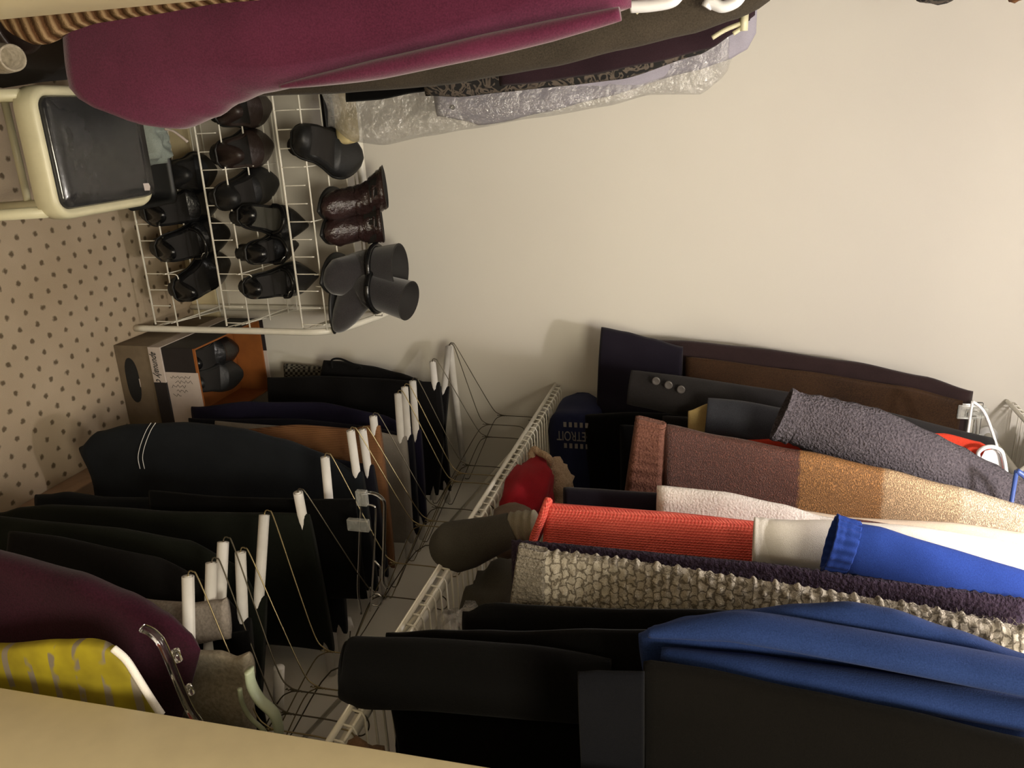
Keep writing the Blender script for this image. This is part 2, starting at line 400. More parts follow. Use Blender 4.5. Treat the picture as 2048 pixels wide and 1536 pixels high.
# ================================================================== LOWER TROUSERS
def trousers(name, label, cat, pts, Y, mat, bot_px, slope=0, xr=.94, th=.028, seed=1, fold=.005, top=ZT+.0125, xs=None, hem=0, parts=None, hemr=None, fr=26, hk=None):
    """folded over a tube: top follows the tube, left edge from picture points, reaching down to picture column bot_px"""
    x00 = None
    if hk is not None:
        x00, Y, yaw = specs[hk][0], specs[hk][1], specs[hk][2]; slope = math.tan(radians(yaw)); xr = min(xr, specs[hk][0]+.40*cos(radians(yaw))-.012)
    else: x00 = at(*pts[0], Y=Y).x
    ed = edge(pts, Y, slope, x00)
    zb = at(bot_px, pts[-1][1], Y=Y).z
    ed = [(top, ed[0][1])] + ed
    base = ((ed[0][1]+xr)/2, Y, zb)
    mb = MB(); f = lambda t: max(.0235/th, .62+.38*min(1, t*6)+.25*t)
    cloth(mb, ed, xr, Y, th, top, (zb, zb if hemr is None else hemr), seed=seed, fold=fold*1.5, slope=slope, thf=f, hemw=hem, x0=x00, freq=fr, rt0=.86)
    if not parts:
        return single(mb, name, mat, label, cat, base)
    t = thing(name, label, cat, base)
    mb.build('cloth', mat, t)
    for p in parts: p(t)
    return t
FB = fabric('black_cotton', hexc(15, 14, 15), hexc(26, 25, 26))
FB2 = fabric('black_green_wool', hexc(17, 20, 17), hexc(31, 34, 28))
FN = fabric('black_navy_cotton', hexc(18, 18, 25), hexc(33, 33, 42))
FPN = fabric('purple_navy_twill', hexc(24, 22, 38), hexc(38, 35, 58))
FJ = fabric('dark_indigo_denim', hexc(16, 18, 23), hexc(35, 38, 42), fine=1400)
FG = fabric('grey_blue_denim', hexc(112, 108, 104), hexc(165, 158, 150), fine=1200)
FBR = fabric('brown_corduroy', hexc(92, 62, 40), hexc(138, 98, 66), kind='wale')
FCH = None
def checkmat():
    t = NT('houndstooth_check'); v = t.tc(scale=(1,1,1))
    c = t.n('ShaderNodeTexChecker'); c.inputs['Scale'].default_value = 130; c.inputs[1].default_value = hexc(120,116,104); c.inputs[2].default_value = hexc(40,38,34); t.l(v, c.inputs[0])
    t.col(c.outputs[0]); t.set(Roughness=.95); return t.m
FCH = checkmat()
def loop_part(t):
    a = at(672, 722, Y=1.86)
    MB().tube(smoothpath([a+Vector((.02,0,-.015)), a+Vector((-.002,0,-.012)), a+Vector((-.006,0,.012)), a+Vector((.004,0,.04)), a+Vector((.016,0,.07)), a+Vector((.025,0,.06))], 6), .0028, 6).build('hanging_loop', FB, t)
trousers('trousers', 'grey check trousers hem peeking out furthest back beside the shoebox', 'trousers', [(880,790),(720,745),(640,732),(575,728)], 1.955, FCH, 568, xr=.78, th=.018, seed=3, top=.60)
trousers('trousers', 'black trousers with a hanging loop nearest the back wall', 'trousers', [(880,772),(800,745),(740,732),(680,722)], 1.83, FB, 655, hk=1, seed=5, parts=[loop_part], th=.026)
trousers('trousers', 'plain black trousers behind the shoebox, in front of the looped pair', 'trousers', [(878,764),(740,757),(640,754),(540,757)], 1.745, FB, 530, seed=8, th=.03, hk=2)
trousers('trousers', 'dark navy trousers whose purple-navy fold shows by the cluster of tubes', 'trousers', [(826,858),(760,830),(640,805),(500,800),(400,812)], 1.665, FPN, 390, seed=11, hk=3, th=.026)
trousers('trousers', 'black-navy trousers between the purple-navy pair and the grey jeans', 'trousers', [(812,868),(740,850),(600,836),(400,834)], 1.615, FN, 385, seed=13, hk=4, th=.024)
trousers('jeans', 'light grey jeans folded over a tube hanger beside brown corduroys', 'trousers', [(803,872),(745,860),(560,851),(440,843)], 1.573, FG, 432, seed=17, hk=5, th=.024)
trousers('trousers', 'brown corduroy trousers folded over a hanger', 'trousers', [(742,850),(700,858),(600,850),(480,858)], 1.44, FBR, 470, seed=19, hk=6, th=.03, fold=.004)
trousers('trousers', 'charcoal trousers squeezed right in front of the brown corduroys', 'trousers', [(728,928),(640,915),(500,890),(300,880)], 1.387, FN, 230, seed=21, hk=7, th=.024)
def jeans_stitch(t):
    for k in (0, 1):
        ps = [at(p[0]+k*9, p[1], Y=1.335-.026) for p in [(302,846),(292,862),(281,890),(276,915),(280,938)]]
        MB().tube(smoothpath(ps, 5), .0007, 5).build('stitching', M['tubepaper'], t)
trousers('jeans', 'dark indigo jeans with double white stitching at the hem, sticking out furthest left', 'trousers', [(708,942),(640,908),(560,878),(480,858),(370,845),(260,846),(200,862),(165,895)], 1.335, FJ, 160, seed=23, th=.042, fold=.007, parts=[jeans_stitch], hk=8)
trousers('jeans', 'black jeans with long legs under the lone long white tube', 'trousers', [(662,1012),(600,1006),(500,1003),(300,1001),(200,995),(130,983),(92,988)], 1.225, FJ, 82, seed=27, th=.034, hk=9)
trousers('trousers', 'green-black trousers under the short white tube stub', 'trousers', [(590,1026),(480,1023),(300,1018),(100,1013),(40,1016),(0,1026)], 1.12, FB2, -20, seed=29, th=.034, hk=10)
trousers('trousers', 'green-black wool trousers under the longest white tube end', 'trousers', [(513,1190),(480,1130),(380,1075),(240,1050),(60,1040)], .985, FB2, -20, seed=31, th=.03, hk=11)
trousers('trousers', 'black trousers beneath the tube crossed by long wires', 'trousers', [(492,1236),(440,1180),(300,1120),(120,1080)], .93, FB, 30, seed=33, th=.024, hk=12)
trousers('trousers', 'black trousers hanging behind the maroon sweater near the doorway', 'trousers', [(440,1196),(400,1165),(300,1120),(100,1080)], .885, FB, 20, seed=35, th=.024, hk=13)

# clear bar hanger with metal clips, holding black trousers in the lower row
def clip_bar_hanger(label, cx, cy, yaw, z, w=.30, hookz=1.036, pos=(-.12, .12), bar='acrylic', hookmat='chrome', cz=0):
    t = thing('clip_hanger', label, 'hanger', (cx, cy, z))
    R = Matrix.Translation((cx, cy, z)) @ Matrix.Rotation(radians(yaw), 4, 'Z')
    MB().box((-w/2, -.004, .006), (w/2, .004, .020), .002).xf(R).build('bar', M[bar], t)
    h = MB(); h.tube(smoothpath(hook_path(0, 0, .02, hookz-z), 5), .0018, 8); h.tube([(0,0,.004),(0,0,.03)], .006, 12); h.xf(R).build('hook', M[hookmat], t)
    for p in pos:
        c = MB()
        for s in (-1, 1):
            c.box((p-.016, s*.004-(.003 if s < 0 else 0), -.030), (p+.016, s*.004+(.003 if s > 0 else 0), .010), .002)
            c.box((p-.012, s*.009-.0015, -.002), (p+.012, s*.009+.0015, .030), .001)
        c.xf(R).build('clip', M['clear' if bar == 'acrylic' else 'hangwhite'], t)
        MB().tube([(p-.006, -.012, .006), (p-.006, -.014, -.012), (p+.006, -.014, -.012), (p+.006, -.012, .006)], .0016, 6).xf(R).build('spring', M['chrome'], t)
    return t

# ================================================================== UPPER GARMENTS ON THE RIGHT
def garment(name, label, cat, pts, Y, mat, botp, xr=.955, th=.04, seed=0, fold=.006, top=None, topr=None, slope=0, disp=None, nz=60, nx=22, right=None, parts=None, hemr=None, freq=26, thf=None, hem=0, lean=None, body='body'):
    ed = edge(pts, Y)
    zb = at(*botp, Y=Y).z
    zt = top if top is not None else max(e[0] for e in ed)
    R = edge(right, Y) if isinstance(right, list) else (right or xr)
    zbr = at(*hemr, Y=Y).z if hemr else zb
    mb = MB(); cloth(mb, ed, R, Y, th, (zt, topr if topr else zt), (zb, zbr), nz=nz, nx=nx, fold=fold, seed=seed, slope=slope, disp=disp, freq=freq, thf=thf, hemw=hem)
    base = ((ed[0][1]+(R if not isinstance(R, list) else R[0][1]))/2, Y, zb)
    if not parts: return single(mb, name, mat, label, cat, base)
    t = thing(name, label, cat, base); mb.build(body, mat, t)
    for p in parts: p(t)
    return t
def ribs(n, amp):
    return lambda u, t, x, z, sg: amp*(.5+.5*cos(u*n*pi*2))*(1 if abs(sg) > .05 else .6)
def sleeve(parent, name, pts, w, th, mat, ribn=0, amp=.0, n=28, nseg=40, disp=None, close=True):
    """tapered tube along pts [(world)], width w (x) and th (y) per point lists"""
    P = smoothpath(pts, 8); N = len(P); mb = MB(); rows = []
    for i, p in enumerate(P):
        t = i/(N-1); q = t*(len(w)-1); k = min(int(q), len(w)-2); fq = q-k
        ww = w[k]+(w[k+1]-w[k])*fq; hh = th[k]+(th[k+1]-th[k])*fq
        d = (P[min(i+1, N-1)]-P[max(i-1, 0)]).normalized()
        sx = Vector((1,0,0))-d*d.x; sx.normalize(); sy = d.cross(sx)
        row = []
        for j in range(n):
            a = 2*pi*j/n; r = 1 + (amp/ww*(.5+.5*cos(a*ribn)) if ribn else 0) + .04*noise.noise(Vector((cos(a)*1.5, sin(a)*1.5, t*5+ww*30)))
            if disp: r += disp(a, t)
            row.append(p + sx*cos(a)*ww/2*r + sy*sin(a)*hh/2*r)
        rows.append(row)
    # turn the end inwards so the opening reads as an opening
    d = (P[0]-P[1]).normalized(); c = sum(rows[0], Vector())/n
    inner = [c+(v-c)*.86 - d*.0 for v in rows[0]]; deep = [c+(v-c)*.7 - d*.03 for v in rows[0]]
    rows = [deep, inner] + rows
    mb.grid(rows, True); mb.f.append(tuple(range(n))); b = (len(rows)-1)*n; mb.f.append(tuple(b+k for k in range(n)))
    return mb.build(name, mat, parent)

FSK1 = fabric('black_brown_satin', hexc(36, 26, 28), hexc(56, 42, 42), sheen=.2)
FSK0 = fabric('near_black_navy_satin', hexc(22, 18, 28), hexc(34, 30, 40), sheen=.1)
FSKG = fabric('brown_glitter_knit', hexc(30, 20, 15), hexc(72, 50, 32), fine=420, rough=.6)
FJK = fabric('charcoal_suiting', hexc(32, 30, 32), hexc(52, 50, 51))
FSL = fabric('slate_sateen', hexc(40, 42, 50), hexc(74, 76, 86), rough=.6)
FYL = fabric('pale_yellow_lining', hexc(176, 152, 100), hexc(214, 190, 136))
FRD = fabric('orange_red_cloth', hexc(176, 44, 30), hexc(212, 74, 52))
FKN = fabric('charcoal_bobble_knit', hexc(52, 48, 56), hexc(104, 98, 104), fine=260, bump=1, dist=.006)
FCR = fabric('coral_knit', hexc(222, 66, 58), hexc(255, 128, 112), kind='knit', bump=.9, dist=.003)
FWH = fabric('white_crinkled_cotton', hexc(222, 212, 206), hexc(250, 244, 240), fine=300, bump=.5, dist=.003)
FWS = fabric('plain_white_cotton', hexc(230, 224, 218), hexc(252, 248, 244))
FCB = fabric('cream_pink_cotton', hexc(200, 180, 160), hexc(232, 214, 196))
FSP = fabric('black_sparkle_knit', hexc(30, 22, 30), hexc(120, 84, 80), fine=500, rough=.5)
FBL = fabric('royal_blue_knit', hexc(28, 46, 112), hexc(44, 70, 150), kind='weave', bump=.3)
FPU = fabric('dark_plum_purl_knit', hexc(30, 22, 38), hexc(66, 54, 70), fine=240, bump=1, dist=.005)
FGW = fabric('grey_white_chunky_wool', hexc(120, 110, 100), hexc(226, 218, 204), fine=210, bump=1, dist=.006)
def chunky():
    t = NT('grey_white_openwork_wool'); v = t.tc(); nz = t.n('ShaderNodeTexNoise'); nz.inputs['Scale'].default_value = 90; nz.inputs['Detail'].default_value = 2; t.l(v, nz.inputs['Vector'])
    d = t.n('ShaderNodeVectorMath', operation='MULTIPLY_ADD'); t.l(nz.outputs['Color'], d.inputs[0]); d.inputs[1].default_value = (.017, .017, .017); t.l(v, d.inputs[2])
    sp = t.n('ShaderNodeSeparateXYZ'); t.l(d.outputs[0], sp.inputs[0]); cb = t.n('ShaderNodeCombineXYZ'); t.l(sp.outputs[0], cb.inputs[0]); t.l(sp.outputs[2], cb.inputs[1])
    b = t.n('ShaderNodeTexBrick'); t.l(cb.outputs[0], b.inputs['Vector']); b.inputs['Scale'].default_value = 1; b.inputs['Brick Width'].default_value = .0125; b.inputs['Row Height'].default_value = .0105; b.inputs['Mortar Size'].default_value = .0020; b.inputs['Mortar Smooth'].default_value = .9
    b.inputs['Color1'].default_value = (1,1,1,1); b.inputs['Color2'].default_value = (.8,.8,.8,1); b.inputs['Mortar'].default_value = (0,0,0,1)
    f = t.noise(v, 700, 3, .7); h = t.mix(.64, b.outputs['Color'], f)
    t.col(t.ramp(h, [(.2, hexc(84, 77, 68)), (.5, hexc(146, 138, 126)), (.8, hexc(206, 198, 184))])); t.set(Roughness=1); t.b.inputs['Specular IOR Level'].default_value = .05
    t.bump(h, .7, .004); return t.m
FCK = chunky(); FCU = fabric('grey_rib_wool', hexc(84, 78, 70), hexc(150, 142, 130), fine=300, bump=1, dist=.004)
FDB = fabric('denim_blue_jersey', hexc(26, 42, 84), hexc(44, 64, 116), fine=700)
FBK = fabric('black_wool', hexc(4, 4, 4), hexc(9, 8, 8))
FBB = fabric('black_brown_jersey', hexc(10, 9, 8), hexc(17, 15, 14))
FND = fabric('faded_navy_cotton', hexc(9, 10, 15), hexc(17, 18, 24))
def ombre():
    t = NT('ombre_metallic_knit'); v = t.tc(); sp = t.n('ShaderNodeSeparateXYZ'); t.l(v, sp.inputs[0])
    z = t.math('MULTIPLY_ADD', sp.outputs[2], 1/.62, 0)
    nz = t.noise(v, 120, 2); z2 = t.math('ADD', z, t.math('MULTIPLY_ADD', nz, .02, -.01))
    q = lambda px, py: (at(px, py, Y=1.32).z-at(1325, 850, Y=1.32).z)/.62
    b = t.ramp(z2, [(0, hexc(88, 54, 46)), (q(1596,902), hexc(94, 56, 46)), (q(1602,903), hexc(150, 108, 62)), (q(1762,938), hexc(156, 114, 70)), (q(1770,940), hexc(196, 168, 134)), (q(1915,976), hexc(208, 186, 156)), (q(1925,978), hexc(226, 210, 186))])
    w = t.n('ShaderNodeTexNoise'); w.inputs['Scale'].default_value = 520; w.inputs['Detail'].default_value = 2
    mp = t.n('ShaderNodeMapping'); mp.inputs['Scale'].default_value = (.7, .7, 1.8); t.l(v, mp.inputs[0]); t.l(mp.outputs[0], w.inputs['Vector'])
    fl = t.ramp(w.outputs['Fac'], [(.50, (0,0,0,1)), (.66, (1,1,1,1))])
    dark = t.mix(1, b, (.62, .58, .55, 1), 'MULTIPLY'); lite = t.mix(1, b, (1.9, 1.8, 1.7, 1), 'MULTIPLY')
    t.col(t.mix(fl, dark, lite)); t.set(Roughness=.55, Metallic=.05); t.bump(w.outputs['Fac'], .9, .004); return t.m
FOM = ombre()

# 1 long skirt nearest the back wall
def skirt_parts(t):
    Y = 1.90
    mb = MB(); ed = edge([(1940,802),(1800,770),(1600,740),(1372,712)], Y-.03); cloth(mb, ed, .93, Y-.034, .018, at(1925,800,Y=Y-.03).z, at(1372,712,Y=Y-.03).z, seed=4, fold=.006)
    mb.build('glitter_overlay', FSKG, t)
    mb = MB(); ed = edge([(1366,693),(1300,676),(1250,664),(1204,656)], Y-.022); cloth(mb, ed, .93, Y-.022, .05, at(1366,693,Y=Y-.022).z, (at(1202,656,Y=Y-.022).z, at(1182,900,Y=Y-.022).z), seed=9, fold=.008)
    mb.build('lower_band', FSK0, t)
garment('skirt', 'long brown-black skirt hanging nearest the back wall from a clear clip hanger', 'skirt', [(1946,782),(1850,752),(1700,722),(1500,692),(1366,680),(1250,680)], 1.91, FSK1, (1215,700), th=.04, seed=2, parts=[skirt_parts], xr=.93, body='skirt_body')
t = clip_bar_hanger('clear plastic skirt hanger with two chunky clips at the top of the brown-black skirt', .80, 1.865, 0, 2.026, w=.30, hookz=2.10, pos=(-.128, -.060), bar='acrylic', hookmat='clear')
garment('dress', 'matte black dress hanging low in front of the long skirt, above the folded shirt', 'dress', [(1700,840),(1400,832),(1270,826),(1175,828)], 1.78, FBK, (1172,840), th=.05, seed=6, xr=.95)
# 2 charcoal jacket with cuff buttons
def jacket_parts(t):
    Y = 1.66
    pts = [at(1258,775,Y=Y-.035), at(1330,786,Y=Y-.035), at(1500,815,Y=Y-.035), at(1700,858,Y=Y-.03), at(1960,930,Y=Y-.01)]
    sleeve(t, 'sleeve', pts, [.075,.082,.09,.10,.12], [.05,.055,.06,.07,.08], FJK)
    for p in ((1312,762),(1337,770),(1362,779)):
        c = at(*p, Y=Y-.072); mb = MB(); rows = []
        for r, d in ((.0001,-.0025),(.004,-.0022),(.0058,-.0035),(.0065,-.002),(.006,.002),(.0001,.002)):
            rows.append([c+Vector((1.3*r*cos(2*pi*k/14), d, 1.3*r*sin(2*pi*k/14))) for k in range(14)])
        mb.grid(rows, True).build('button', BTN, t)
BTN = plain('grey_horn_button', (.12, .11, .11, 1), .25)
garment('jacket', 'charcoal suit jacket with three buttons on the cuff', 'jacket', [(1960,900),(1800,880),(1500,840),(1330,830)], 1.66, FJK, (1325,840), th=.045, seed=14, parts=[jacket_parts])
# 3 coat with slate sleeve and yellow lining
def coat_parts(t):
    Y = 1.56
    pts = [at(1412,835,Y=Y-.03), at(1470,842,Y=Y-.03), at(1600,868,Y=Y-.03), at(1800,905,Y=Y-.03), at(1940,945,Y=Y-.02)]
    sleeve(t, 'sleeve', pts, [.078,.085,.09,.10,.11], [.05,.055,.06,.07,.07], FSL)
    mb = MB(); ed = edge([(1420,800),(1395,796),(1372,850)], Y-.01); cloth(mb, [(at(1420,806,Y=Y-.012).z, at(1420,806,Y=Y-.012).x), (at(1375,822,Y=Y-.012).z, at(1375,822,Y=Y-.012).x)], at(1400,868,Y=Y-.01).x, Y-.012, .008, at(1420,806,Y=Y).z, at(1376,850,Y=Y).z, nz=14, nx=8, seed=1, fold=.002)
    mb.build('lining', FYL, t)
garment('coat', 'black coat with slate sleeve and pale yellow lining showing at the cuff', 'coat', [(1900,930),(1600,890),(1420,868),(1300,850)], 1.575, FBK, (1240,860), th=.04, seed=18, parts=[coat_parts])
garment('blouse', 'orange-red blouse squeezed behind the charcoal knit cardigan', 'blouse', [(2010,920),(1960,885),(1890,868),(1700,876),(1430,880)], 1.50, FRD, (1415,880), th=.022, seed=22)
# 4 charcoal knit cardigan
def bob(u, t, x, z, sg):
    return .0035*max(0, sin(x*420+ (1.57 if int(z*140) % 2 else 0)))*max(0, sin(z*440))
def cardi_parts(t):
    Y = 1.44
    pts = [at(1590,838,Y=Y-.03), at(1640,850,Y=Y-.03), at(1740,885,Y=Y-.035), at(1880,945,Y=Y-.03), at(2030,1010,Y=Y-.02)]
    sleeve(t, 'sleeve', pts, [.092,.105,.12,.11,.085], [.05,.06,.07,.07,.06], FKN, n=72, disp=lambda a, s: .05*max(0, sin(a*18+(pi/2 if int(s*44) % 2 else 0)))*max(0, sin(s*44*pi)))
    pts = [at(1562,828,Y=Y-.03), at(1578,834,Y=Y-.03), at(1594,840,Y=Y-.03)]
    sleeve(t, 'cuff', pts, [.100,.094,.094], [.056,.052,.052], FKN, ribn=22, amp=.005, n=88)
    MB().tube(smoothpath([at(1950,960,Y=Y-.04), at(1985,975,Y=Y-.045), at(2012,995,Y=Y-.045), at(2022,1025,Y=Y-.04)], 6), .006, 8, flat=.6).build('collar_edge', FBK, t)
garment('cardigan', 'charcoal bobble-knit cardigan with a ribbed cuff, next to the ombre sweater', 'cardigan', [(2030,1000),(1880,930),(1740,900),(1600,900)], 1.44, FKN, (1545,900), th=.04, seed=26, parts=[cardi_parts])
# 5 ombre sweater
def om_parts(t):
    Y = 1.32
    mb = MB(); ed = edge([(1332,851),(1275,840)], Y)
    cloth(mb, ed, .95, Y, .066, at(1332,851,Y=Y).z, (at(1270,845,Y=Y).z, at(1222,1010,Y=Y).z-.012), nz=10, nx=100, seed=30, fold=.008, disp=ribs(60, .0045))
    mb.build('ribbed_hem', FOM2, t)
FOM2 = fabric('brown_metallic_rib', hexc(74, 44, 38), hexc(128, 88, 74), fine=300, rough=.6, bump=.8, dist=.003)
garment('sweater', 'ombre metallic-flecked sweater fading from brown through tan to cream', 'sweater', [(2060,1014),(1900,972),(1765,938),(1600,903),(1450,872),(1335,850)], 1.32, FOM, (1325,850), th=.058, seed=30, fold=.008, parts=[om_parts], nz=60)
# black garment low between navy shirt and coral
garment('top', 'black knit top peeking out low above the coral sweater', 'top', [(1500,1000),(1320,985),(1200,978),(1135,975)], 1.20, FSK0, (1128,978), th=.04, seed=33)
garment('blouse', 'cream-pink blouse just in front of the ombre sweater', 'blouse', [(2060,1068),(1900,1046),(1700,1034),(1600,1020),(1400,1010)], 1.235, FCB, (1330,1000), th=.035, seed=36)
garment('blouse', 'crinkled white blouse with a straight hem beside the ombre sweater', 'blouse', [(2048,1090),(1800,1065),(1650,1032),(1560,1006),(1450,984),(1318,976)], 1.165, FWH, (1313,1000), th=.038, seed=39, fold=.007, freq=40)
garment('top', 'black sparkly knit top between the white blouse and the white shirt', 'top', [(2060,1115),(1960,1090),(1850,1062),(1720,1044)], 1.135, FSP, (1700,1060), th=.016, seed=40)
# 7 coral sweater
def coral_parts(t):
    Y = 1.065
    P = [at(1097,1000,Y=Y), at(1090,1018,Y=Y-.015), at(1080,1045,Y=Y-.027), at(1066,1082,Y=Y-.027), at(1066,1120,Y=Y-.027), at(1062,1180,Y=Y-.027)]
    MB().tube(smoothpath(P, 6), .0065, 10).build('rolled_hem', FCR, t)
garment('sweater', 'coral red knit sweater with a rolled hem', 'sweater', [(1600,1056),(1520,1047),(1300,1022),(1200,1012),(1100,1003)], 1.065, FCR, (1095,1002), th=.05, seed=43, fold=.006, hemr=(1040,1200), parts=[coral_parts], nz=70)
# white shirt with sleeve
def shirt_parts(t):
    Y = 1.03
    pts = [at(1520,1082,Y=Y-.02), at(1580,1086,Y=Y-.025), at(1700,1096,Y=Y-.025), at(1860,1120,Y=Y-.02), at(2048,1165,Y=Y-.01)]
    sleeve(t, 'sleeve', pts, [.058,.066,.075,.085,.10], [.036,.04,.045,.045,.05], FWS)
    pts = [at(1506,1082,Y=Y-.02), at(1530,1084,Y=Y-.02), at(1556,1086,Y=Y-.02)]
    sleeve(t, 'cuff', pts, [.068,.070,.066], [.042,.042,.04], FWS)
garment('shirt', 'plain white shirt with a loose cuffed sleeve above the blue sweater', 'shirt', [(2060,1120),(1940,1102),(1860,1092),(1700,1078),(1560,1080)], 1.03, FWS, (1540,1085), th=.03, seed=46, parts=[shirt_parts])
# 8 royal blue sweater
def blue_parts(t):
    Y = .965
    pts = [at(1698,1098,Y=Y-.02), at(1740,1108,Y=Y-.02), at(1860,1150,Y=Y-.02), at(2060,1218,Y=Y-.01)]
    sleeve(t, 'sleeve', pts, [.066,.076,.080,.09], [.036,.04,.04,.04], FBL, n=40)
    pts = [at(1658,1087,Y=Y-.02), at(1678,1092,Y=Y-.02), at(1704,1099,Y=Y-.02)]
    sleeve(t, 'cuff', pts, [.074,.072,.069], [.042,.040,.038], FBL, ribn=18, amp=.007, n=108)
garment('sweater', 'royal blue sweater with a ribbed cuff', 'sweater', [(2060,1190),(1860,1140),(1720,1120)], .965, FBL, (1690,1130), th=.022, seed=50, parts=[blue_parts])
# 9 plum knit
garment('cardigan', 'dark plum purl-knit cardigan between the coral and the chunky grey sweater', 'cardigan', [(2060,1198),(1800,1162),(1500,1122),(1300,1104),(1150,1092),(1030,1084)], .925, FPU, (1022,1090), th=.032, seed=53, disp=lambda u,t,x,z,sg: .0016*sin(x*330)*sin(z*520), nz=120, nx=60)
# 10 chunky grey
def lace(u, t, x, z, sg):
    r = int(z/.0125); ph = pi if r % 2 else 0
    return .0042*(.5+.5*sin(x*2*pi/.017+ph))*(.5+.5*sin(z*2*pi/.0125)) + .001*noise.noise(Vector((x*300, z*300, 1)))
def chunky_parts(t):
    Y = .875
    mb = MB(); ed = edge([(1092,1128),(1045,1098),(1030,1100),(988,1176)], Y)
    ed = edge([(1090,1106),(1036,1096)], Y)
    cloth(mb, ed, .95, Y, .048, at(1095,1106,Y=Y).z, (at(1036,1096,Y=Y).z, at(950,1330,Y=Y).z), nz=16, nx=110, seed=56, fold=.004, disp=ribs(54, .005))
    mb.build('ribbed_cuff', FCU, t)
    mb = MB()
    for i in range(420):       # loose fuzz along the edge
        q = random.random(); px = 1100+q*940; 
        v = at(px, 1105+(px-1100)*.152+random.uniform(-2, 10), Y=Y-random.uniform(0, .03)); d = Vector((random.uniform(-1, .2), random.uniform(-.6, .2), random.uniform(-1, 1))).normalized()*random.uniform(.004, .012)
        mb.tube([v, v+d*.6+Vector((0,0,.001)), v+d], .00022, 3, cap=False)
    o = mb.build('wool_fuzz', FCU, t); o['kind'] = 'stuff'
garment('sweater', 'chunky grey and white openwork wool sweater with a ribbed cuff', 'sweater', [(2060,1258),(1800,1205),(1500,1158),(1300,1128),(1200,1115),(1088,1104)], .875, FCK, (1085,1104), th=.042, seed=56, fold=.005, disp=lace, parts=[chunky_parts], nz=260, nx=90, hemr=(1000,1330))
# 11-14 dark things and the denim-blue cardigan nearest the doorway
garment('cardigan', 'black wool cardigan hanging between the chunky grey sweater and the blue cardigan', 'cardigan', [(1700,1225),(1450,1218),(1200,1214),(1000,1205),(965,1208),(935,1225)], .838, FBK, (925,1240), th=.03, seed=60, fold=.007)
def blue_folds(t):
    Y = .745
    # two soft lengthwise rolls of cloth
    for k, (a, w, th_) in enumerate((([(1296,1266),(1400,1256),(1500,1256),(1700,1290),(1900,1327),(2060,1358),(2200,1388)], [.008,.022,.028,.031,.031,.031,.031], [.012,.03,.04,.04,.04,.04,.04]), ([(1322,1306),(1500,1338),(1700,1370),(1900,1400),(2060,1428),(2200,1455)], [.010,.026,.028,.028,.028,.028], [.015,.035,.04,.04,.04,.04]))):
        sleeve(t, 'front_fold', [at(p[0], p[1], Y=Y-.035) for p in a], w, th_, FDB)
garment('cardigan', 'denim-blue cardigan with soft lengthwise folds and a pointed tip', 'cardigan', [(2200,1362),(2060,1312),(1900,1255),(1780,1215),(1700,1201),(1600,1204),(1480,1217),(1380,1232),(1310,1252),(1285,1265)], .745, FDB, (1278,1272), th=.045, seed=63, fold=.010, freq=44, parts=[blue_folds], nz=80, nx=40, hemr=(1345,1420))
def black_pile(t):
    Y = .785
    pts = [at(690,1340,Y=Y-.03), at(720,1345,Y=Y-.03), at(850,1350,Y=Y-.03), at(1060,1366,Y=Y-.025), at(1220,1385,Y=Y-.02)]
    sleeve(t, 'sleeve', pts, [.082,.10,.10,.10,.09], [.04,.05,.05,.045,.03], FBK)
garment('coat', 'black wool coat nearest the doorway with a sleeve hanging over the shelf edge', 'coat', [(1500,1262),(1200,1262),(1000,1266),(880,1268),(780,1275)], .79, FBK, (770,1290), th=.03, seed=67, fold=.006, parts=[black_pile])
def shirt14(t):
    Y = .668
    mb = MB(); ed = edge([(1300,1336),(1200,1330),(1160,1332)], Y-.016); cloth(mb, ed, .93, Y-.02, .018, at(1290,1348,Y=Y-.016).z, at(1158,1334,Y=Y-.016).z, seed=70, fold=.004)
    mb.build('shirt_tail', FND, t)
garment('tunic', 'dark brown-black tunic with a navy lower edge, hanging right beside the doorway', 'tunic', [(2200,1518),(2060,1482),(1800,1425),(1600,1390),(1400,1350),(1290,1334)], .668, FBB, (1285,1352), th=.036, seed=71, fold=.007, parts=[shirt14])

# hangers of the upper row that show at the top
def shoulder_hanger(label, cx, cy, z, mat, zr=2.10, w=.40, yaw=0, drop=.09, r=.0045, hook='chrome', loop=True):
    t = thing('shirt_hanger', label, 'hanger', (cx, cy, z))
    R = Matrix.Translation((cx, cy, z)) @ Matrix.Rotation(radians(yaw), 4, 'Z')
    mb = MB(); mb.tube(smoothpath([(-w/2, 0, -drop), (-w/2+.03, 0, -drop+.028), (-.06, 0, -.018), (0, 0, 0), (.06, 0, -.018), (w/2-.03, 0, -drop+.028), (w/2, 0, -drop)], 6), r, 8)
    mb.xf(R).build('shoulders', mat, t)
    MB().tube([(-w/2, 0, -drop), (w/2, 0, -drop)], r*.8, 8).xf(R).build('bar', mat, t)
    MB().tube(smoothpath(hook_path(0, 0, 0, zr-z), 5), .0016, 6).xf(R).build('hook', M[hook] if isinstance(hook, str) else hook, t)
    return t
HW = M['hangwhite']
HB = plain('blue_hanger_plastic', hexc(60, 84, 150), .35)
HP = plain('pale_green_hanger_plastic', hexc(150, 158, 134), .4)
p = at(1990, 935, Y=1.60)
shoulder_hanger('white plastic hanger above the charcoal jacket', .775, 1.655, 2.055, HW, hook=HW, r=.003)
shoulder_hanger('blue plastic hanger above the ombre sweater', .775, 1.33, 2.04, HB)
t = thing('hanger_loop', 'round white plastic loop sticking up between red blouse and charcoal cardigan', 'hanger', p)
MB().tube(smoothpath([at(1958,920,Y=1.47), at(1956,906,Y=1.47), at(1968,896,Y=1.47), at(1986,894,Y=1.47), at(2002,902,Y=1.47), at(2008,920,Y=1.47), at(2012,945,Y=1.47)], 6), .0045, 8, flat=.8).build('loop', HW, t)
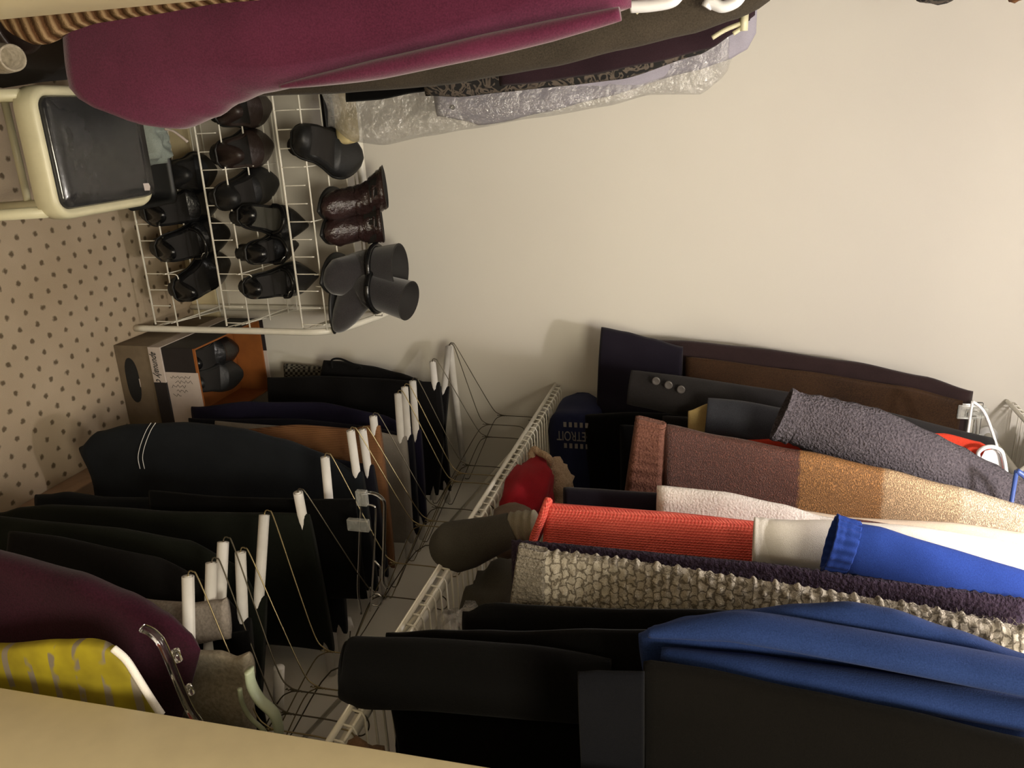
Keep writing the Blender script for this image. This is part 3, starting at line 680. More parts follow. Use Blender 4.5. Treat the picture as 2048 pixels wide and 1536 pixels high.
mb = MB(); c = [at(1962,916,Y=1.475), at(1970,902,Y=1.475), at(1988,899,Y=1.475), at(2000,908,Y=1.475), at(2005,930,Y=1.475), at(2006,948,Y=1.475), at(1985,938,Y=1.475)]
n = len(c); mb.add(c+[v+Vector((0,.002,0)) for v in c], [tuple(range(n)), tuple(range(n, 2*n))[::-1]]+[(i, (i+1) % n, n+(i+1) % n, n+i) for i in range(n)])
mb.build('web', HW, t, smooth=False)

# ================================================================== FOLDED THINGS ON THE LOWER SHELF
def text_mesh(name, s, size, R, mat, parent, depth=.0004, shear=0, squash=1):
    cu = bpy.data.curves.new(name, 'FONT'); cu.body = s; cu.size = size; cu.extrude = depth; cu.shear = shear; cu.align_x = 'CENTER'; cu.align_y = 'CENTER'
    tmp = bpy.data.objects.new(name, cu); COL.objects.link(tmp); bpy.context.view_layer.update()
    me = bpy.data.meshes.new_from_object(tmp.evaluated_get(bpy.context.evaluated_depsgraph_get()))
    bpy.data.objects.remove(tmp); bpy.data.curves.remove(cu)
    vs = [R @ Vector((v.co.x*squash, v.co.y, v.co.z)) for v in me.vertices]; fs = [tuple(p.vertices) for p in me.polygons]
    bpy.data.meshes.remove(me)
    return obj(name, vs, fs, mat, parent, smooth=False)
def basis(o, right, up):
    r = Vector(right).normalized(); u = Vector(up).normalized(); n = r.cross(u)
    m = Matrix((r, u, n)).transposed().to_4x4(); m.translation = o; return m
def blob(name, c, sz, mat, parent=None, seed=0, amp=.18, sc=1.6, n=36, pw=.8, label=None, cat=None, flat=True):
    mb = MB(); rows = []
    for i in range(n//2+1):
        ph = -pi/2+pi*i/(n//2); row = []
        for k in range(n):
            th = 2*pi*k/n
            d = Vector((math.copysign(abs(cos(th))**pw, cos(th))*abs(cos(ph))**pw, math.copysign(abs(sin(th))**pw, sin(th))*abs(cos(ph))**pw, math.copysign(abs(sin(ph))**pw, sin(ph))))
            r = 1+amp*noise.noise(d*sc+Vector((seed, seed*.7, 0)))+amp*.5*noise.noise(d*sc*2.7+Vector((seed, 0, seed)))
            p = Vector((c[0]+d.x*sz[0]*r, c[1]+d.y*sz[1]*r, c[2]+d.z*sz[2]*r))
            if flat: p.z = max(p.z, c[2]-sz[2]*.82)
            row.append(p)
        rows.append(row)
    mb.grid(rows, True)
    o = mb.build(name, mat, parent, loc=(None if parent else (c[0], c[1], c[2]-sz[2]*.82)))
    return tag(o, label, cat) if label else o
ZD = ZS+.0215
def folded(mb, a, b, layers, seed=0, wob=.003):
    (x0, y0, z0), (x1, y1, z1) = a, b; h = (z1-z0)/layers
    for i in range(layers):
        rows = []; zc = z0+h*(i+.5)
        for j in range(9):
            t = j/8; y = y0+(y1-y0)*t; row = []
            for k in range(28):
                an = 2*pi*k/28; u = math.copysign(abs(cos(an))**.35, cos(an)); w = math.copysign(abs(sin(an))**.5, sin(an))
                e = 1-.5*(abs(2*t-1)**8)
                row.append(Vector(((x0+x1)/2+(x1-x0)/2*u+wob*noise.noise(Vector((u*2, t*4, seed+i))), y, zc+h*.5*w*e+wob*noise.noise(Vector((u*3, t*5, seed+i+9))))))
            rows.append(row)
        n0 = len(mb.v); mb.grid(rows, True); mb.f.append(tuple(n0+k for k in range(28))[::-1]); mb.f.append(tuple(n0+8*28+k for k in range(28)))
    return mb
FNV = fabric('navy_tshirt_cotton', hexc(24, 28, 52), hexc(40, 44, 74))
FPT = plain('grey_screen_print', hexc(120, 116, 112), .7)
a = at(1096, 818, Y=1.80); x0 = a.x
t = thing('folded_shirt', 'folded navy t-shirt with grey varsity lettering on the wire shelf', 'shirt', (x0+.12, 1.84, ZD))
folded(MB(), (x0, 1.76, ZD), (x0+.245, 1.93, ZD+.125), 1, 3, .006).build('folded_cloth', FNV, t)
c = at(1149, 872, Y=1.757)
text_mesh('lettering', 'DETROIT', .034, basis(c, (0,0,-1), (1,0,0)), FPT, t, squash=.62)
for k, dx in ((0, .026), (1, -.028)):
    for q in range(5):
        zz = c.z+.030-q*.013; MB().box((c.x+dx-.006, c.y-.0008, zz-.004), (c.x+dx+.006, c.y+.0004, zz+.003)).build('small_print', FPT, t, False)
# beige plush with a ring-like fold
FBG = fabric('beige_fleece', hexc(150, 124, 98), hexc(196, 170, 142), fine=300, bump=.9, dist=.004)
t = thing('beige_scarf', 'rumpled beige fleece scarf between the navy shirt and the red cloth', 'scarf', (at(1100,950,Y=1.55).x, 1.56, ZD))
c = at(1118, 955, Y=1.56); blob('bundle', (c.x+.03, 1.57, ZD+.045), (.060, .055, .052), FBG, t, seed=4, amp=.35)
c2 = at(1073, 928, Y=1.53)
MB().tube(smoothpath([at(1062,905,Y=1.53), at(1068,898,Y=1.53), at(1078,905,Y=1.53), at(1092,912,Y=1.52), at(1100,922,Y=1.52), at(1096,940,Y=1.53), at(1105,965,Y=1.55)], 6), [.006]*7+[.0075]*23+[.009]*7, 10).build('rolled_edge', FBG, t)
MB().tube(smoothpath([at(1062,905,Y=1.53), at(1066,922,Y=1.52), at(1076,934,Y=1.52), at(1086,930,Y=1.53), at(1094,938,Y=1.54)], 6), .008, 10).build('rolled_edge', FBG, t)
FRE = fabric('crimson_jersey', hexc(124, 18, 28), hexc(168, 34, 44))
c = at(1045, 1000, Y=1.40)
blob('red_sweater', (.745, 1.43, ZD+.036), (.060, .155, .044), FRE, seed=2, amp=.28, label='crumpled crimson red sweater lying on the wire shelf', cat='sweater')
FTP = fabric('taupe_jersey', hexc(92, 78, 66), hexc(130, 112, 98))
c = at(1075, 1022, Y=1.29)
blob('taupe_cloth', (c.x+.045, 1.285, ZD+.042), (.05, .05, .045), FTP, seed=8, amp=.15, label='small taupe folded cloth just behind the grey sweatshirt cuff', cat='cloth')
# dark olive-grey sweatshirt hanging over the shelf edge, with a ribbed cuff
FOG = fabric('olive_grey_fleece', hexc(58, 56, 50), hexc(84, 80, 72))
FCF = fabric('grey_ribbed_cuff', hexc(108, 102, 88), hexc(150, 142, 124))
t = thing('sweatshirt', 'dark olive-grey sweatshirt slumped over the shelf edge with a ribbed grey cuff', 'sweatshirt', (.72, 1.12, ZD))
pts = [at(1026,1056,Y=1.12), at(985,1072,Y=1.11), at(940,1086,Y=1.10), at(905,1094,Y=1.10), at(884,1100,Y=1.11)]
sleeve(t, 'sleeve', pts[::-1], [.055,.085,.082,.066,.052], [.05,.07,.07,.06,.05], FOG)
sleeve(t, 'cuff', [at(1024,1055,Y=1.12), at(1048,1052,Y=1.12), at(1072,1050,Y=1.12)], [.048,.050,.046], [.045,.045,.045], FCF, disp=lambda a, s: .07*sin(s*2*pi*3.5))
blob('body', (.84, 1.13, ZD+.05), (.11, .085, .06), FOG, t, seed=12, amp=.2)
# clear bag with dark knit things, and loose tan cloth near the doorway
t = thing('plastic_bag', 'crumpled clear plastic bag with dark clothes on the shelf below the sweatshirt', 'bag', (.80, .97, ZD))
blob('bag_film', (.80, .975, ZD+.048), (.095, .055, .052), M['film'], t, seed=21, amp=.4, sc=2.6)
blob('dark_bundle', (.83, .975, ZD+.034), (.06, .04, .034), FB2, t, seed=23, amp=.3)
FTN = fabric('tan_terracotta_cloth', hexc(96, 72, 52), hexc(128, 100, 76))
blob('tan_cloth', (.765, .672, ZD+.028), (.075, .035, .033), FTN, seed=31, amp=.35, label='wrinkled tan cloth on the shelf right beside the door frame', cat='cloth')
c = at(1000, 1180, Y=.90)
blob('black_sweater', (.80, .845, ZD+.05), (.10, .055, .06), FBK, seed=33, amp=.25, label='black crumpled sweater on the shelf under the chunky grey sweater', cat='sweater')
# dark blanket on the upper shelf
single(folded(MB(), (.72, 1.35, 2.155), (.98, 1.90, 2.27), 3, 5), 'folded_blanket', fabric('charcoal_blanket', hexc(60, 60, 56), hexc(90, 88, 82)), 'charcoal folded blanket on the upper shelf showing through its wires', 'blanket', (.85, 1.62, 2.155))

# clear hanger with metal bars holding dark trousers, in the lower row
def swing_hanger():
    Y = 1.13; t = thing('clip_hanger', 'clear acrylic trouser hanger with bent chrome rods, in the middle of the lower row', 'hanger', at(740,1080,Y=Y))
    P = lambda *q: [at(a, b, Y=Y) for a, b in q]
    MB().tube(smoothpath(P((722,988),(742,986),(758,992),(768,1004),(769,1030),(768,1080),(766,1140),(766,1165),(774,1178)), 6), .0030, 10).build('outer_rod', M['acrylic'], t)
    MB().tube(smoothpath(P((722,990),(722,1020),(720,1060),(718,1120),(716,1180),(722,1228)), 6), .0022, 8).build('inner_rod', M['acrylic'], t)
    MB().tube(smoothpath(P((736,1010),(746,1012),(751,1020),(750,1060),(747,1120),(743,1190),(740,1222)), 6), .0018, 8).build('steel_rod', M['chrome'], t)
    for (px, py, w, h) in ((724, 996, .010, .014), (717, 1050, .020, .011)):
        c = at(px, py, Y=Y-.006); MB().box((c.x-h, c.y-.005, c.z-w), (c.x+h, c.y+.005, c.z+w), .002).build('clip', M['clear'], t)
    MB().tube(P((749,1122),(764,1138)), .0016, 6).build('pin', M['chrome'], t)
    MB().tube(smoothpath(P((740,1196),(752,1188),(762,1194),(764,1206),(756,1212),(744,1210)), 5), .0018, 6).build('pin', M['chrome'], t)
swing_hanger()
garment('skirt', 'black skirt clipped to the acrylic trouser hanger in the lower row', 'skirt', [(716,1000),(600,1000),(400,990)], 1.165, FBK, (300,990), th=.022, seed=82, right=[(740,1200),(500,1200)], top=at(716,1050,Y=1.165).z)

# ================================================================== NEAR THE DOORWAY, LOWER ROW
FMA = fabric('maroon_velour', hexc(34, 12, 22), hexc(58, 22, 38), fine=400, sheen=.1)
FGY = fabric('grey_tweed_knit', hexc(120, 112, 106), hexc(168, 158, 150), fine=260, bump=.6)
FGB = fabric('grey_beige_crinkle', hexc(128, 120, 106), hexc(176, 166, 150), fine=200, bump=.6)
garment('cardigan', 'grey tweed-knit cardigan edge between maroon sweater and black trousers', 'cardigan', [(452,1196),(440,1200),(380,1205),(300,1200)], .845, FGY, (260,1200), th=.02, seed=84, slope=-.25, right=[(468,1262),(400,1270),(260,1270)], topr=at(470,1262,Y=.84).z)
garment('trousers', 'black trousers with a pale waistband edge beside the grey tweed cardigan', 'trousers', [(497,1262),(440,1268),(300,1262)], .838, FBK, (250,1262), th=.016, seed=86, right=.93)
def waist(t):
    MB().tube([at(497,1262,Y=.815), at(470,1266,Y=.815), at(455,1270,Y=.815)], .0015, 6).build('waist_edge', FGY, t)
garment('blouse', 'crinkled grey-beige blouse hanging under the acrylic hook near the doorway', 'blouse', [(500,1302),(470,1312),(440,1300),(400,1300),(300,1310)], .775, FGB, (250,1310), th=.028, seed=88, fold=.010, freq=60, right=[(540,1480),(400,1480),(250,1470)], topr=at(500,1440,Y=.775).z, nx=40)
garment('sweater', 'maroon velour sweater hanging beside the doorway in the lower row', 'sweater', [(405,1312),(402,1296),(385,1270),(330,1228),(250,1188),(150,1150),(0,1114),(-60,1100)], .735, FMA, (-80,1100), th=.06, seed=90, fold=.008, right=.93, topr=at(300,1600,Y=.735).z, thf=lambda s: .35+.65*min(1, s*5))
# bent clear hanger end
def clear_hook():
    Y = .665; t = thing('plastic_hanger', 'clear bent plastic hanger arm in front of the maroon sweater', 'hanger', at(340,1330,Y=Y))
    P = [at(a, b, Y=Y) for a, b in ((284,1256),(302,1264),(320,1282),(334,1310),(346,1340),(362,1380),(380,1420),(400,1450))]
    MB().tube(smoothpath(P, 6), .0062, 12, flat=.6).build('arm', M['acrylic'], t)
    MB().tube([at(350,1300,Y=Y-.004), at(358,1322,Y=Y-.004)], .0045, 8).build('shoulder_notch', M['acrylic'], t)
    MB().tube([at(376,1370,Y=Y-.004), at(384,1388,Y=Y-.004)], .0035, 8).build('shoulder_notch', M['acrylic'], t)
clear_hook()
p = [at(a, b, Y=.70) for a, b in ((498,1340),(503,1370),(520,1400),(546,1425),(556,1450),(560,1490))]
t = thing('plastic_hanger', 'pale green plastic hanger shoulder beside the doorway', 'hanger', p[2])
MB().tube(smoothpath(p, 6), .0085, 12, flat=.5).build('arm', HP, t)
MB().tube(smoothpath([v+Vector((.03, .0, -.018)) for v in p], 6), .003, 8).build('bar', HP, t)
for (lab, c1, c2) in (('short white tube hanger piece behind the wires near the doorway', (558,1335), (556,1450)), ('white tube end poking up beside the black coat sleeve', (694,1238), (700,1258))):
    Y = .90 if c1[1] > 1300 else 1.25
    a, b = at(*c1, Y=Y), at(*c2, Y=Y)
    t = thing('tube_hanger', lab, 'hanger', a); MB().tube([a, b], .0083, 14).build('paper_tube', M['tubepaper'], t)
    MB().tube(smoothpath([b+Vector((.002,0,0)), b+Vector((.03,0,.01)), Vector((.775,Y,.95)), Vector((.775,Y,1.02)), Vector((.790,Y,1.036)), Vector((.775,Y,1.050)), Vector((.760,Y,1.036))], 5), .0012, 6).build('wire', M['darkwire'], t)
# yellow plaid shirt
def plaid():
    t = NT('yellow_plaid_cotton'); v = t.tc()
    f = t.noise(v, 16, 3); base = t.ramp(f, [(.3, hexc(118, 104, 16)), (.7, hexc(178, 164, 28))])
    w = t.n('ShaderNodeTexWave', bands_direction='Z', wave_profile='SIN'); w.inputs['Scale'].default_value = 9; w.inputs['Distortion'].default_value = 1; t.l(v, w.inputs[0])
    n2 = t.noise(v, 40, 1); mk = t.math('MULTIPLY', t.ramp(w.outputs['Fac'], [(.80, (0,0,0,1)), (.86, (1,1,1,1))]), t.ramp(n2, [(.45, (0,0,0,1)), (.52, (1,1,1,1))]))
    t.col(t.mix(mk, base, hexc(130, 120, 104))); t.set(Roughness=.8); t.b.inputs['Subsurface Weight'].default_value = 0; return t.m
FYE = plaid()
def yl(t):
    Y = .655
    P = [at(a, b, Y=Y-.010) for a, b in ((226,1297),(252,1320),(276,1357),(301,1397),(323,1430))]
    MB().tube(smoothpath(P, 6), .0045, 8, flat=1).build('white_binding', FWS, t)
    mb = MB(); cloth(mb, edge([(226,1310),(150,1330),(0,1358)], Y-.02), edge([(230,1318),(225,1400),(0,1400)], Y-.02), Y-.026, .006, at(214,1310,Y=Y).z, at(-60,1330,Y=Y).z, nz=30, nx=14, seed=3, fold=.003)
garment('shirt', 'yellow shirt with faint grey checks and a white edge, partly hidden by the door frame', 'shirt', [(322,1430),(300,1398),(275,1358),(252,1322),(228,1298),(205,1286),(180,1281),(120,1281),(0,1287),(-60,1290)], .655, FYE, (-80,1290), th=.045, seed=92, fold=.006, freq=34, right=.93, parts=[yl], thf=lambda s: .4+.6*min(1, s*4), nx=40)

# ================================================================== SHOE BOXES
K1 = plain('grey_brown_cardboard', hexc(112, 98, 80), .8); KD = plain('black_print_card', hexc(34, 30, 32), .6); KW = plain('white_card', hexc(196, 184, 178), .7, var=.03)
KO = plain('orange_card', hexc(144, 84, 34), .7); INK = plain('black_ink', (.02,.02,.02,1), .7); KDK = plain('dark_hole', (.01,.01,.01,1), .9)
BX0, BX1, BY0, BY1 = .513, .735, 1.655, 1.955
t = thing('shoe_box', 'grey-brown cardboard box with a dark oval hand hole, on the floor under the open shoebox', 'box', ((BX0+BX1)/2, 1.8, 0))
MB().box((BX0, BY0, .001), (BX1, BY1, .103), .002).build('carton', K1, t)
mb = MB(); pts = []
for k in range(24):
    a = 2*pi*k/24; pts.append((.605+.060*math.copysign(abs(cos(a))**.7, cos(a)), BY0-.0006, .040+.020*sin(a)))
mb.add(pts, [tuple(range(24))]).build('hand_hole', KDK, t)
mb = MB().box((.60, BY0-.0012, .058), (.622, BY0-.0004, .060)); mb.build('scratch', KW, t)
t = thing('shoe_box', 'open shoebox with orange inside and a white and black printed front, holding black shoes', 'box', ((BX0+BX1)/2, 1.8, .104))
B0, B1, Z0, Z1 = BX0+.004, BX1-.010, .1035, .236
w = .004
mb = MB(); mb.box((B0, BY0, Z0+.038), (B0+w, BY1-.005, Z1)); mb.box((B1-w, BY0, Z0+.038), (B1, BY1-.005, Z1)); mb.box((B0+w, BY0, Z0+.038), (B1-w, BY0+w, Z1)); mb.box((B0+w, BY1-.005-w, Z0+.038), (B1-w, BY1-.005, Z1)); mb.box((B0+w, BY0+w, Z0+.038), (B1-w, BY1-.005-w, Z0+.044))
mb.build('box_body', KO, t, smooth=False)
xm = at(360, 745, Y=BY0).x
MB().box((B0-.0008, BY0-.0012, Z0+.038), (xm, BY0-.0002, Z1-.006)).build('black_print', KD, t, False)
MB().box((xm, BY0-.0012, Z0+.038), (B1+.0005, BY0-.0002, Z1-.001)).build('white_print', KW, t, False)
MB().box((B0-.0014, BY0, Z0+.038), (B0-.0002, BY1-.006, Z1-.001)).build('side_print', KD, t, False)
MB().box((B0+w+.0002, BY1-.011, Z0+.05), (B1-w-.0002, BY1-.0095, Z1+.0)).build('inner_back', KO, t, False)
MB().box((B0-.002, BY1-.0045, Z0+.038), (B0+.09, BY1-.002, Z1+.010)).build('back_flap_black', KD, t, False)
MB().box((B0+.09, BY1-.0045, Z0+.038), (B1, BY1-.002, Z1+.010)).build('back_flap_white', KW, t, False)
# lid under the box
MB().box((B0-.003, BY0-.004, Z0+.0005), (xm+.028, BY1, Z0+.037), .001).build('lid_white', KW, t, False)
MB().box((xm+.0285, BY0-.004, Z0+.0005), (B1+.006, BY1, Z0+.037), .001).build('lid_black', KD, t, False)
c = Vector(((B0+xm+.028)/2+.002, BY0-.0052, Z0+.018))
text_mesh('handwriting', 'apunualy c', .026, basis(c, (1,0,0), (0,0,1)), INK, t, shear=.5, squash=.72)
mb = MB(); random.seed(12)
for L in range(5):
    x = xm+.012+L*.012; z = Z0+.05; pts = []
    for q in range(14): pts.append((x+.004*sin(q*2.3+L)+.0015*random.random(), BY0-.0018, z+.012*(L % 2)+q*.0045))
    mb.tube(pts[:6+2*(4-L)], .0005, 4)
mb.build('scribbles', INK, t)
t = thing('flat_carton', 'flat pinkish cardboard sheet box on the carpet under the lower clothes', 'box', (.88, 1.2, 0))
KP = plain('pinkish_card', hexc(160, 132, 110), .8)
MB().box((.775, .70, .001), (.975, 1.60, .075), .003).build('carton', KP, t); MB().box((.772, .696, .050), (.978, 1.604, .079), .003).build('lid', KP, t)

# ================================================================== SHOES
LB = leather('black_shoe_leather', (.005, .005, .0055, 1), .26)
LM = leather('matte_black_leather', (.007, .007, .0075, 1), .5)
LBR = leather('dark_brown_leather', (.020, .012, .010, 1), .42)
LCR = leather('brown_crinkle_patent', (.018, .009, .0085, 1), .16, 95, 1.0)
SU = fabric('charcoal_suede', hexc(38, 36, 38), hexc(60, 57, 58), fine=500, sheen=.5)
RB = plain('black_rubber', (.010, .010, .010, 1), .55); IN = plain('dark_insole', (.014, .012, .011, 1), .8)
INB = plain('grey_insole', hexc(64, 62, 54), .7)
def frame(heel, toe, roll=0):
    y = (toe-heel).normalized(); x = y.cross(Vector((0,0,1))).normalized(); z = x.cross(y)
    m = Matrix((x, y, z)).transposed().to_4x4(); m.translation = heel
    return m @ Matrix.Rotation(radians(roll), 4, 'Y'), (toe-heel).length
def shoe(label, heel, toe, mat, group=None, W=.084, H=.06, heelh=.012, point=0, opening=(.06, .55), roll=0, strap=0, name='shoe', insole=None, buckle=False, heelw=.9, ins=.3):
    R, L = frame(Vector(heel), Vector(toe), roll)
    t = thing(name, label, 'shoe', heel)
    N = 26; n = 28; mb = MB(); rows = []; sole = MB(); srows = []
    def wid(s):
        w = W/2*(.62+.16*sin(min(1, s/.25)*pi/2)+.30*math.exp(-((s-.68)/.24)**2))
        if s > .72:
            q = (s-.72)/.28; w *= (1-q**(2.6-point*1.2))**(.55+.35*point)
        if s < .12: w *= sqrt(max(0, 1-((.12-s)/.12)**2))*.5+.5 if s > 0 else .5
        return max(w, .002)
    def hei(s): return H*(1.0-.10*sin(min(1, s/.5)*pi)) if s < .45 else H*(.95-.62*((s-.45)/.55)**.8)
    def flr(s): return heelh*(1-min(1, max(0, (s-.28)/.34))**1.0)+.004
    for i in range(N+1):
        s = i/N; y = s*L; w = wid(s); h = hei(s); z0 = flr(s); row = []
        if i in (0, N): h *= .72 if i == 0 else .45
        for k in range(n):
            a = 2*pi*k/n; c, q = cos(a), sin(a)
            x = w*math.copysign(abs(c)**.75, c)
            z = z0+h*abs(q)**.75 if q > 0 else z0-.001*abs(q)
            if opening[0] < s < opening[1] and q > .30:
                x *= .86; z = z0+h*ins
            elif q > 0: x *= (1-.22*abs(q)**2)
            row.append(Vector((x, y, z)))
        rows.append(row)
        srows.append([Vector((w*1.06*cos(2*pi*k/n), y+(.0 if 0 < i < N else (-.002 if i == 0 else .002)), z0-.002+(.003 if sin(2*pi*k/n) > 0 else -.003))) for k in range(n)])
    mb.grid(rows, True); mb.f += [tuple(range(n))[::-1], tuple(N*n+k for k in range(n))]
    mb.xf(R).build('upper', mat, t)
    sole.grid(srows, True); sole.f += [tuple(range(n))[::-1], tuple(N*n+k for k in range(n))]
    sole.xf(R).build('sole', RB, t)
    if heelh > .014:
        hb = MB(); hr = []
        for z, q in ((heelh, 1), (heelh*.5, heelw), (0, heelw)):
            hr.append([Vector((W*.31*q*cos(2*pi*k/18), .032+.032*q*sin(2*pi*k/18), z)) for k in range(18)])
        hb.grid(hr, True); hb.f += [tuple(range(18)), tuple(36+k for k in range(18))]; hb.xf(R).build('heel', RB, t)
    mi = MB(); r0 = []
    ss = [opening[0]+.02+(opening[1]-opening[0]-.04)*j/10 for j in range(11)]
    for s in ss: r0.append([Vector((wid(s)*.80*q, s*L, flr(s)+hei(s)*ins+.001)) for q in (-1, -.5, 0, .5, 1)])
    mi.grid(r0); mi.xf(R).build('insole', insole or IN, t)
    if strap:
        s = strap; w = wid(s); h = hei(s)+flr(s)
        MB().tube(smoothpath([(-w*.98, s*L, h*.55), (-w*.8, s*L, h*.95), (0, s*L, h*1.12), (w*.8, s*L, h*.95), (w*.98, s*L, h*.55)], 5), .0042, 8, flat=1.4).xf(R).build('strap', mat, t)
        if buckle: MB().tube(smoothpath([(w*.5, s*L-.007, h*1.06), (w*.9, s*L-.007, h*.9), (w*.9, s*L+.007, h*.9), (w*.5, s*L+.007, h*1.06), (w*.5, s*L-.007, h*1.06)], 2), .0013, 6).xf(R).build('buckle', M['chrome'], t)
    return t
def boot(label, base, toedir, top, mat, Ht=None, foot=.16, wf=.07, ws=.085, strap=False, crinkle=0, pair=None, name='ankle_boot', toe_drop=0):
    """base: heel point on deck; toedir: unit-ish xy vector to the toe; top: centre of shaft top"""
    base = Vector(base); top = Vector(top); d = Vector((toedir[0], toedir[1], 0)).normalized(); sd = Vector((d.y, -d.x, 0))
    t = thing(name, label, 'boot', base)
    def loft(st, part, m, capped=(True, True), nn=30):
        mb = MB(); rows = []
        P = smoothpath([Vector(q[0]) for q in st], 5); N = len(P)
        for i, p in enumerate(P):
            tt = i/(N-1)*(len(st)-1); k = min(int(tt), len(st)-2); f = tt-k
            wa = st[k][1]+(st[k+1][1]-st[k][1])*f; ha = st[k][2]+(st[k+1][2]-st[k][2])*f
            T = (P[min(i+1, N-1)]-P[max(i-1, 0)]).normalized(); up = T.cross(sd).normalized()*-1
            row = []
            for j in range(nn):
                a = 2*pi*j/nn; r = 1+crinkle*(.5*noise.noise(Vector((cos(a)*2.2, sin(a)*2.2, i*.45)))+.35*noise.noise(Vector((cos(a)*5, sin(a)*5, i*1.1))))
                q = p+sd*cos(a)*wa*r+up*sin(a)*ha*r; q.z = max(q.z, base.z+.006) if i < N*.55 else q.z
                row.append(q)
            rows.append(row)
        mb.grid(rows, True); L = (len(rows)-1)*nn
        if capped[0]: mb.f.append(tuple(range(nn)))
        if capped[1]: mb.f.append(tuple(L+k for k in range(nn)))
        return mb.build(part, m, t), rows
    z = base.z
    ank = base+Vector((0,0,.075))+d*.012
    st = [(base+d*(foot)+Vector((0,0,.012-toe_drop)), .008, .006), (base+d*(foot*.90)+Vector((0,0,.020-toe_drop*.8)), wf*.36, .018), (base+d*(foot*.68)+Vector((0,0,.030)), wf*.52, .030), (base+d*(foot*.42)+Vector((0,0,.045)), wf*.50, .040), (base+d*(foot*.17)+Vector((0,0,.062)), wf*.50, .050), (ank*.6+(base+Vector((0,0,.11)))*.4+d*.006, ws*.44, .040)]
    n0 = Vector(st[-1][0]); v = top-n0
    for q, k in ((.3, .92), (.65, .97), (1, 1.03)): st.append((n0+v*q, ws*.5*k, ws*.44*k))
    o, rows = loft(st, 'upper', mat, (True, False))
    # inner lining
    mb = MB(); r1 = rows[-1]; c = sum(r1, Vector())/len(r1); T = v.normalized()
    mb.grid([r1, [c+(q-c)*.93+T*.001 for q in r1], [c+(q-c)*.90-T*.04 for q in r1], [c+(q-c)*.2-T*.045 for q in r1]], True).build('lining', IN, t)
    mb = MB(); rows = []
    for (zz, e) in ((z+.010, 1.0), (z+.008, 1.05), (z+.0035, 1.05), (z+.003, .98)):
        row = []
        for k in range(30):
            a = 2*pi*k/30; s = (1-cos(a))/2; w = wf*.50*e*(.80+.25*sin(s*pi)) * (1 if s < .8 else sqrt(max(0, 1-((s-.8)/.21)**2)))
            row.append(base+d*(-.035+s*(foot+.035)*e)+sd*w*sin(a)*1.0+Vector((0,0,zz-z)))
        rows.append(row)
    mb.grid(rows, True); mb.f += [tuple(range(30)), tuple(90+k for k in range(30))]; mb.build('sole', RB, t)
    if strap:
        for q, m, part in ((.18, LB, 'strap'),):
            c = n0+v*q; pts = [c+sd*cos(2*pi*k/28)*(ws*.5)+d*sin(2*pi*k/28)*(ws*.46) for k in range(29)]
            MB().tube(pts, .0065, 6, cap=False, flat=1.0).build(part, m, t)
        c2 = c+sd*(-ws*.20)+d*(ws*.45)
        MB().tube([c2+Vector((-.008,0,-.009)), c2+Vector((.008,0,-.009)), c2+Vector((.008,0,.009)), c2+Vector((-.008,0,.009)), c2+Vector((-.008,0,-.009))], .0014, 6).build('buckle', M['chrome'], t)
    return t

# the rack
RX0, RX1, RY = -.30, .492, 1.743
t = thing('shoe_rack', 'white wire shoe rack with three tiers against the back wall', 'rack', (.096, 1.85, 0))
for x, nm in ((RX1, 'side_tube'), (RX0-.02, 'side_tube')):
    pts = [(x, RY, .002), (x, RY, .20), (x, RY, .40), (x, RY, .500), (x, RY+.012, .545), (x, RY+.05, .580), (x, RY+.11, .600), (x, RY+.175, .618), (x, YW-.03, .625), (x, YW-.018, .60), (x, YW-.016, .3), (x, YW-.016, .002)]
    MB().tube(smoothpath(pts, 5), .0085, 12).build(nm, M['whitecoat'], t)
MB().tube([(RX0, 1.945, .596), (RX1, 1.945, .596)], .0105, 12).build('cross_tube', M['whitecoat'], t)
TIERS = (.067, .277, .490)
def dz(y, z0): return z0+.064+(y-RY)*.10
for z0 in TIERS:
    MB().tube([(RX0-.015, RY, z0), (RX1-.012, RY, z0)], .0026, 8).build('front_wire', M['whitecoat'], t)
    for yy in (RY+.002, RY+.085, RY+.165, RY+.205):
        MB().tube([(RX0-.015, yy, dz(yy, z0)), (RX1-.006, yy, dz(yy, z0))], .0020, 8).build('deck_wire', M['whitecoat'], t)
    x = RX1-.02; k = 0
    while x > RX0:
        f = (1, .66)[k % 2 == 0] if 0 else 1
        pts = [(x, RY, z0-.002), (x, RY, z0+.03), (x, RY, z0+.055)] if k % 3 else [(x, RY, z0-.002), (x, RY, z0+.05), (x, RY+.012, dz(RY+.012, z0)-.002), (x, YW-.055, dz(YW-.055, z0)-.002)]
        MB().tube(smoothpath(pts, 3), .0015, 6).build('rib_wire', M['whitecoat'], t)
        x -= .0415; k += 1
    for q in (0, 1, 2): MB().tube([(RX1-.006, RY+.01+q*.012, z0-.004+q*.012), (RX1-.006, YW-.05, dz(1.9, z0)-.02+q*.010)], .0013, 6).build('end_wire', M['whitecoat'], t)
    for x in [RX1-.115]:
        MB().tube(smoothpath([(x, RY-.001, z0+.05), (x, RY-.002, z0+.088), (x-.014, RY-.002, z0+.094), (x-.028, RY-.002, z0+.088), (x-.028, RY-.001, z0+.05)], 3), .0015, 6).build('heel_stop', M['whitecoat'], t)
def sh(label, hp, tp, mat, tier, dh=.0, **k):
    z0 = TIERS[tier]
    h = at(*hp, Y=1.735+k.pop('hy', 0)); h.z = h.z-k.pop('drop', .02)
    tt = at(*tp, Y=k.pop('ty', 1.95))
    return shoe(label, h, tt, mat, **k)
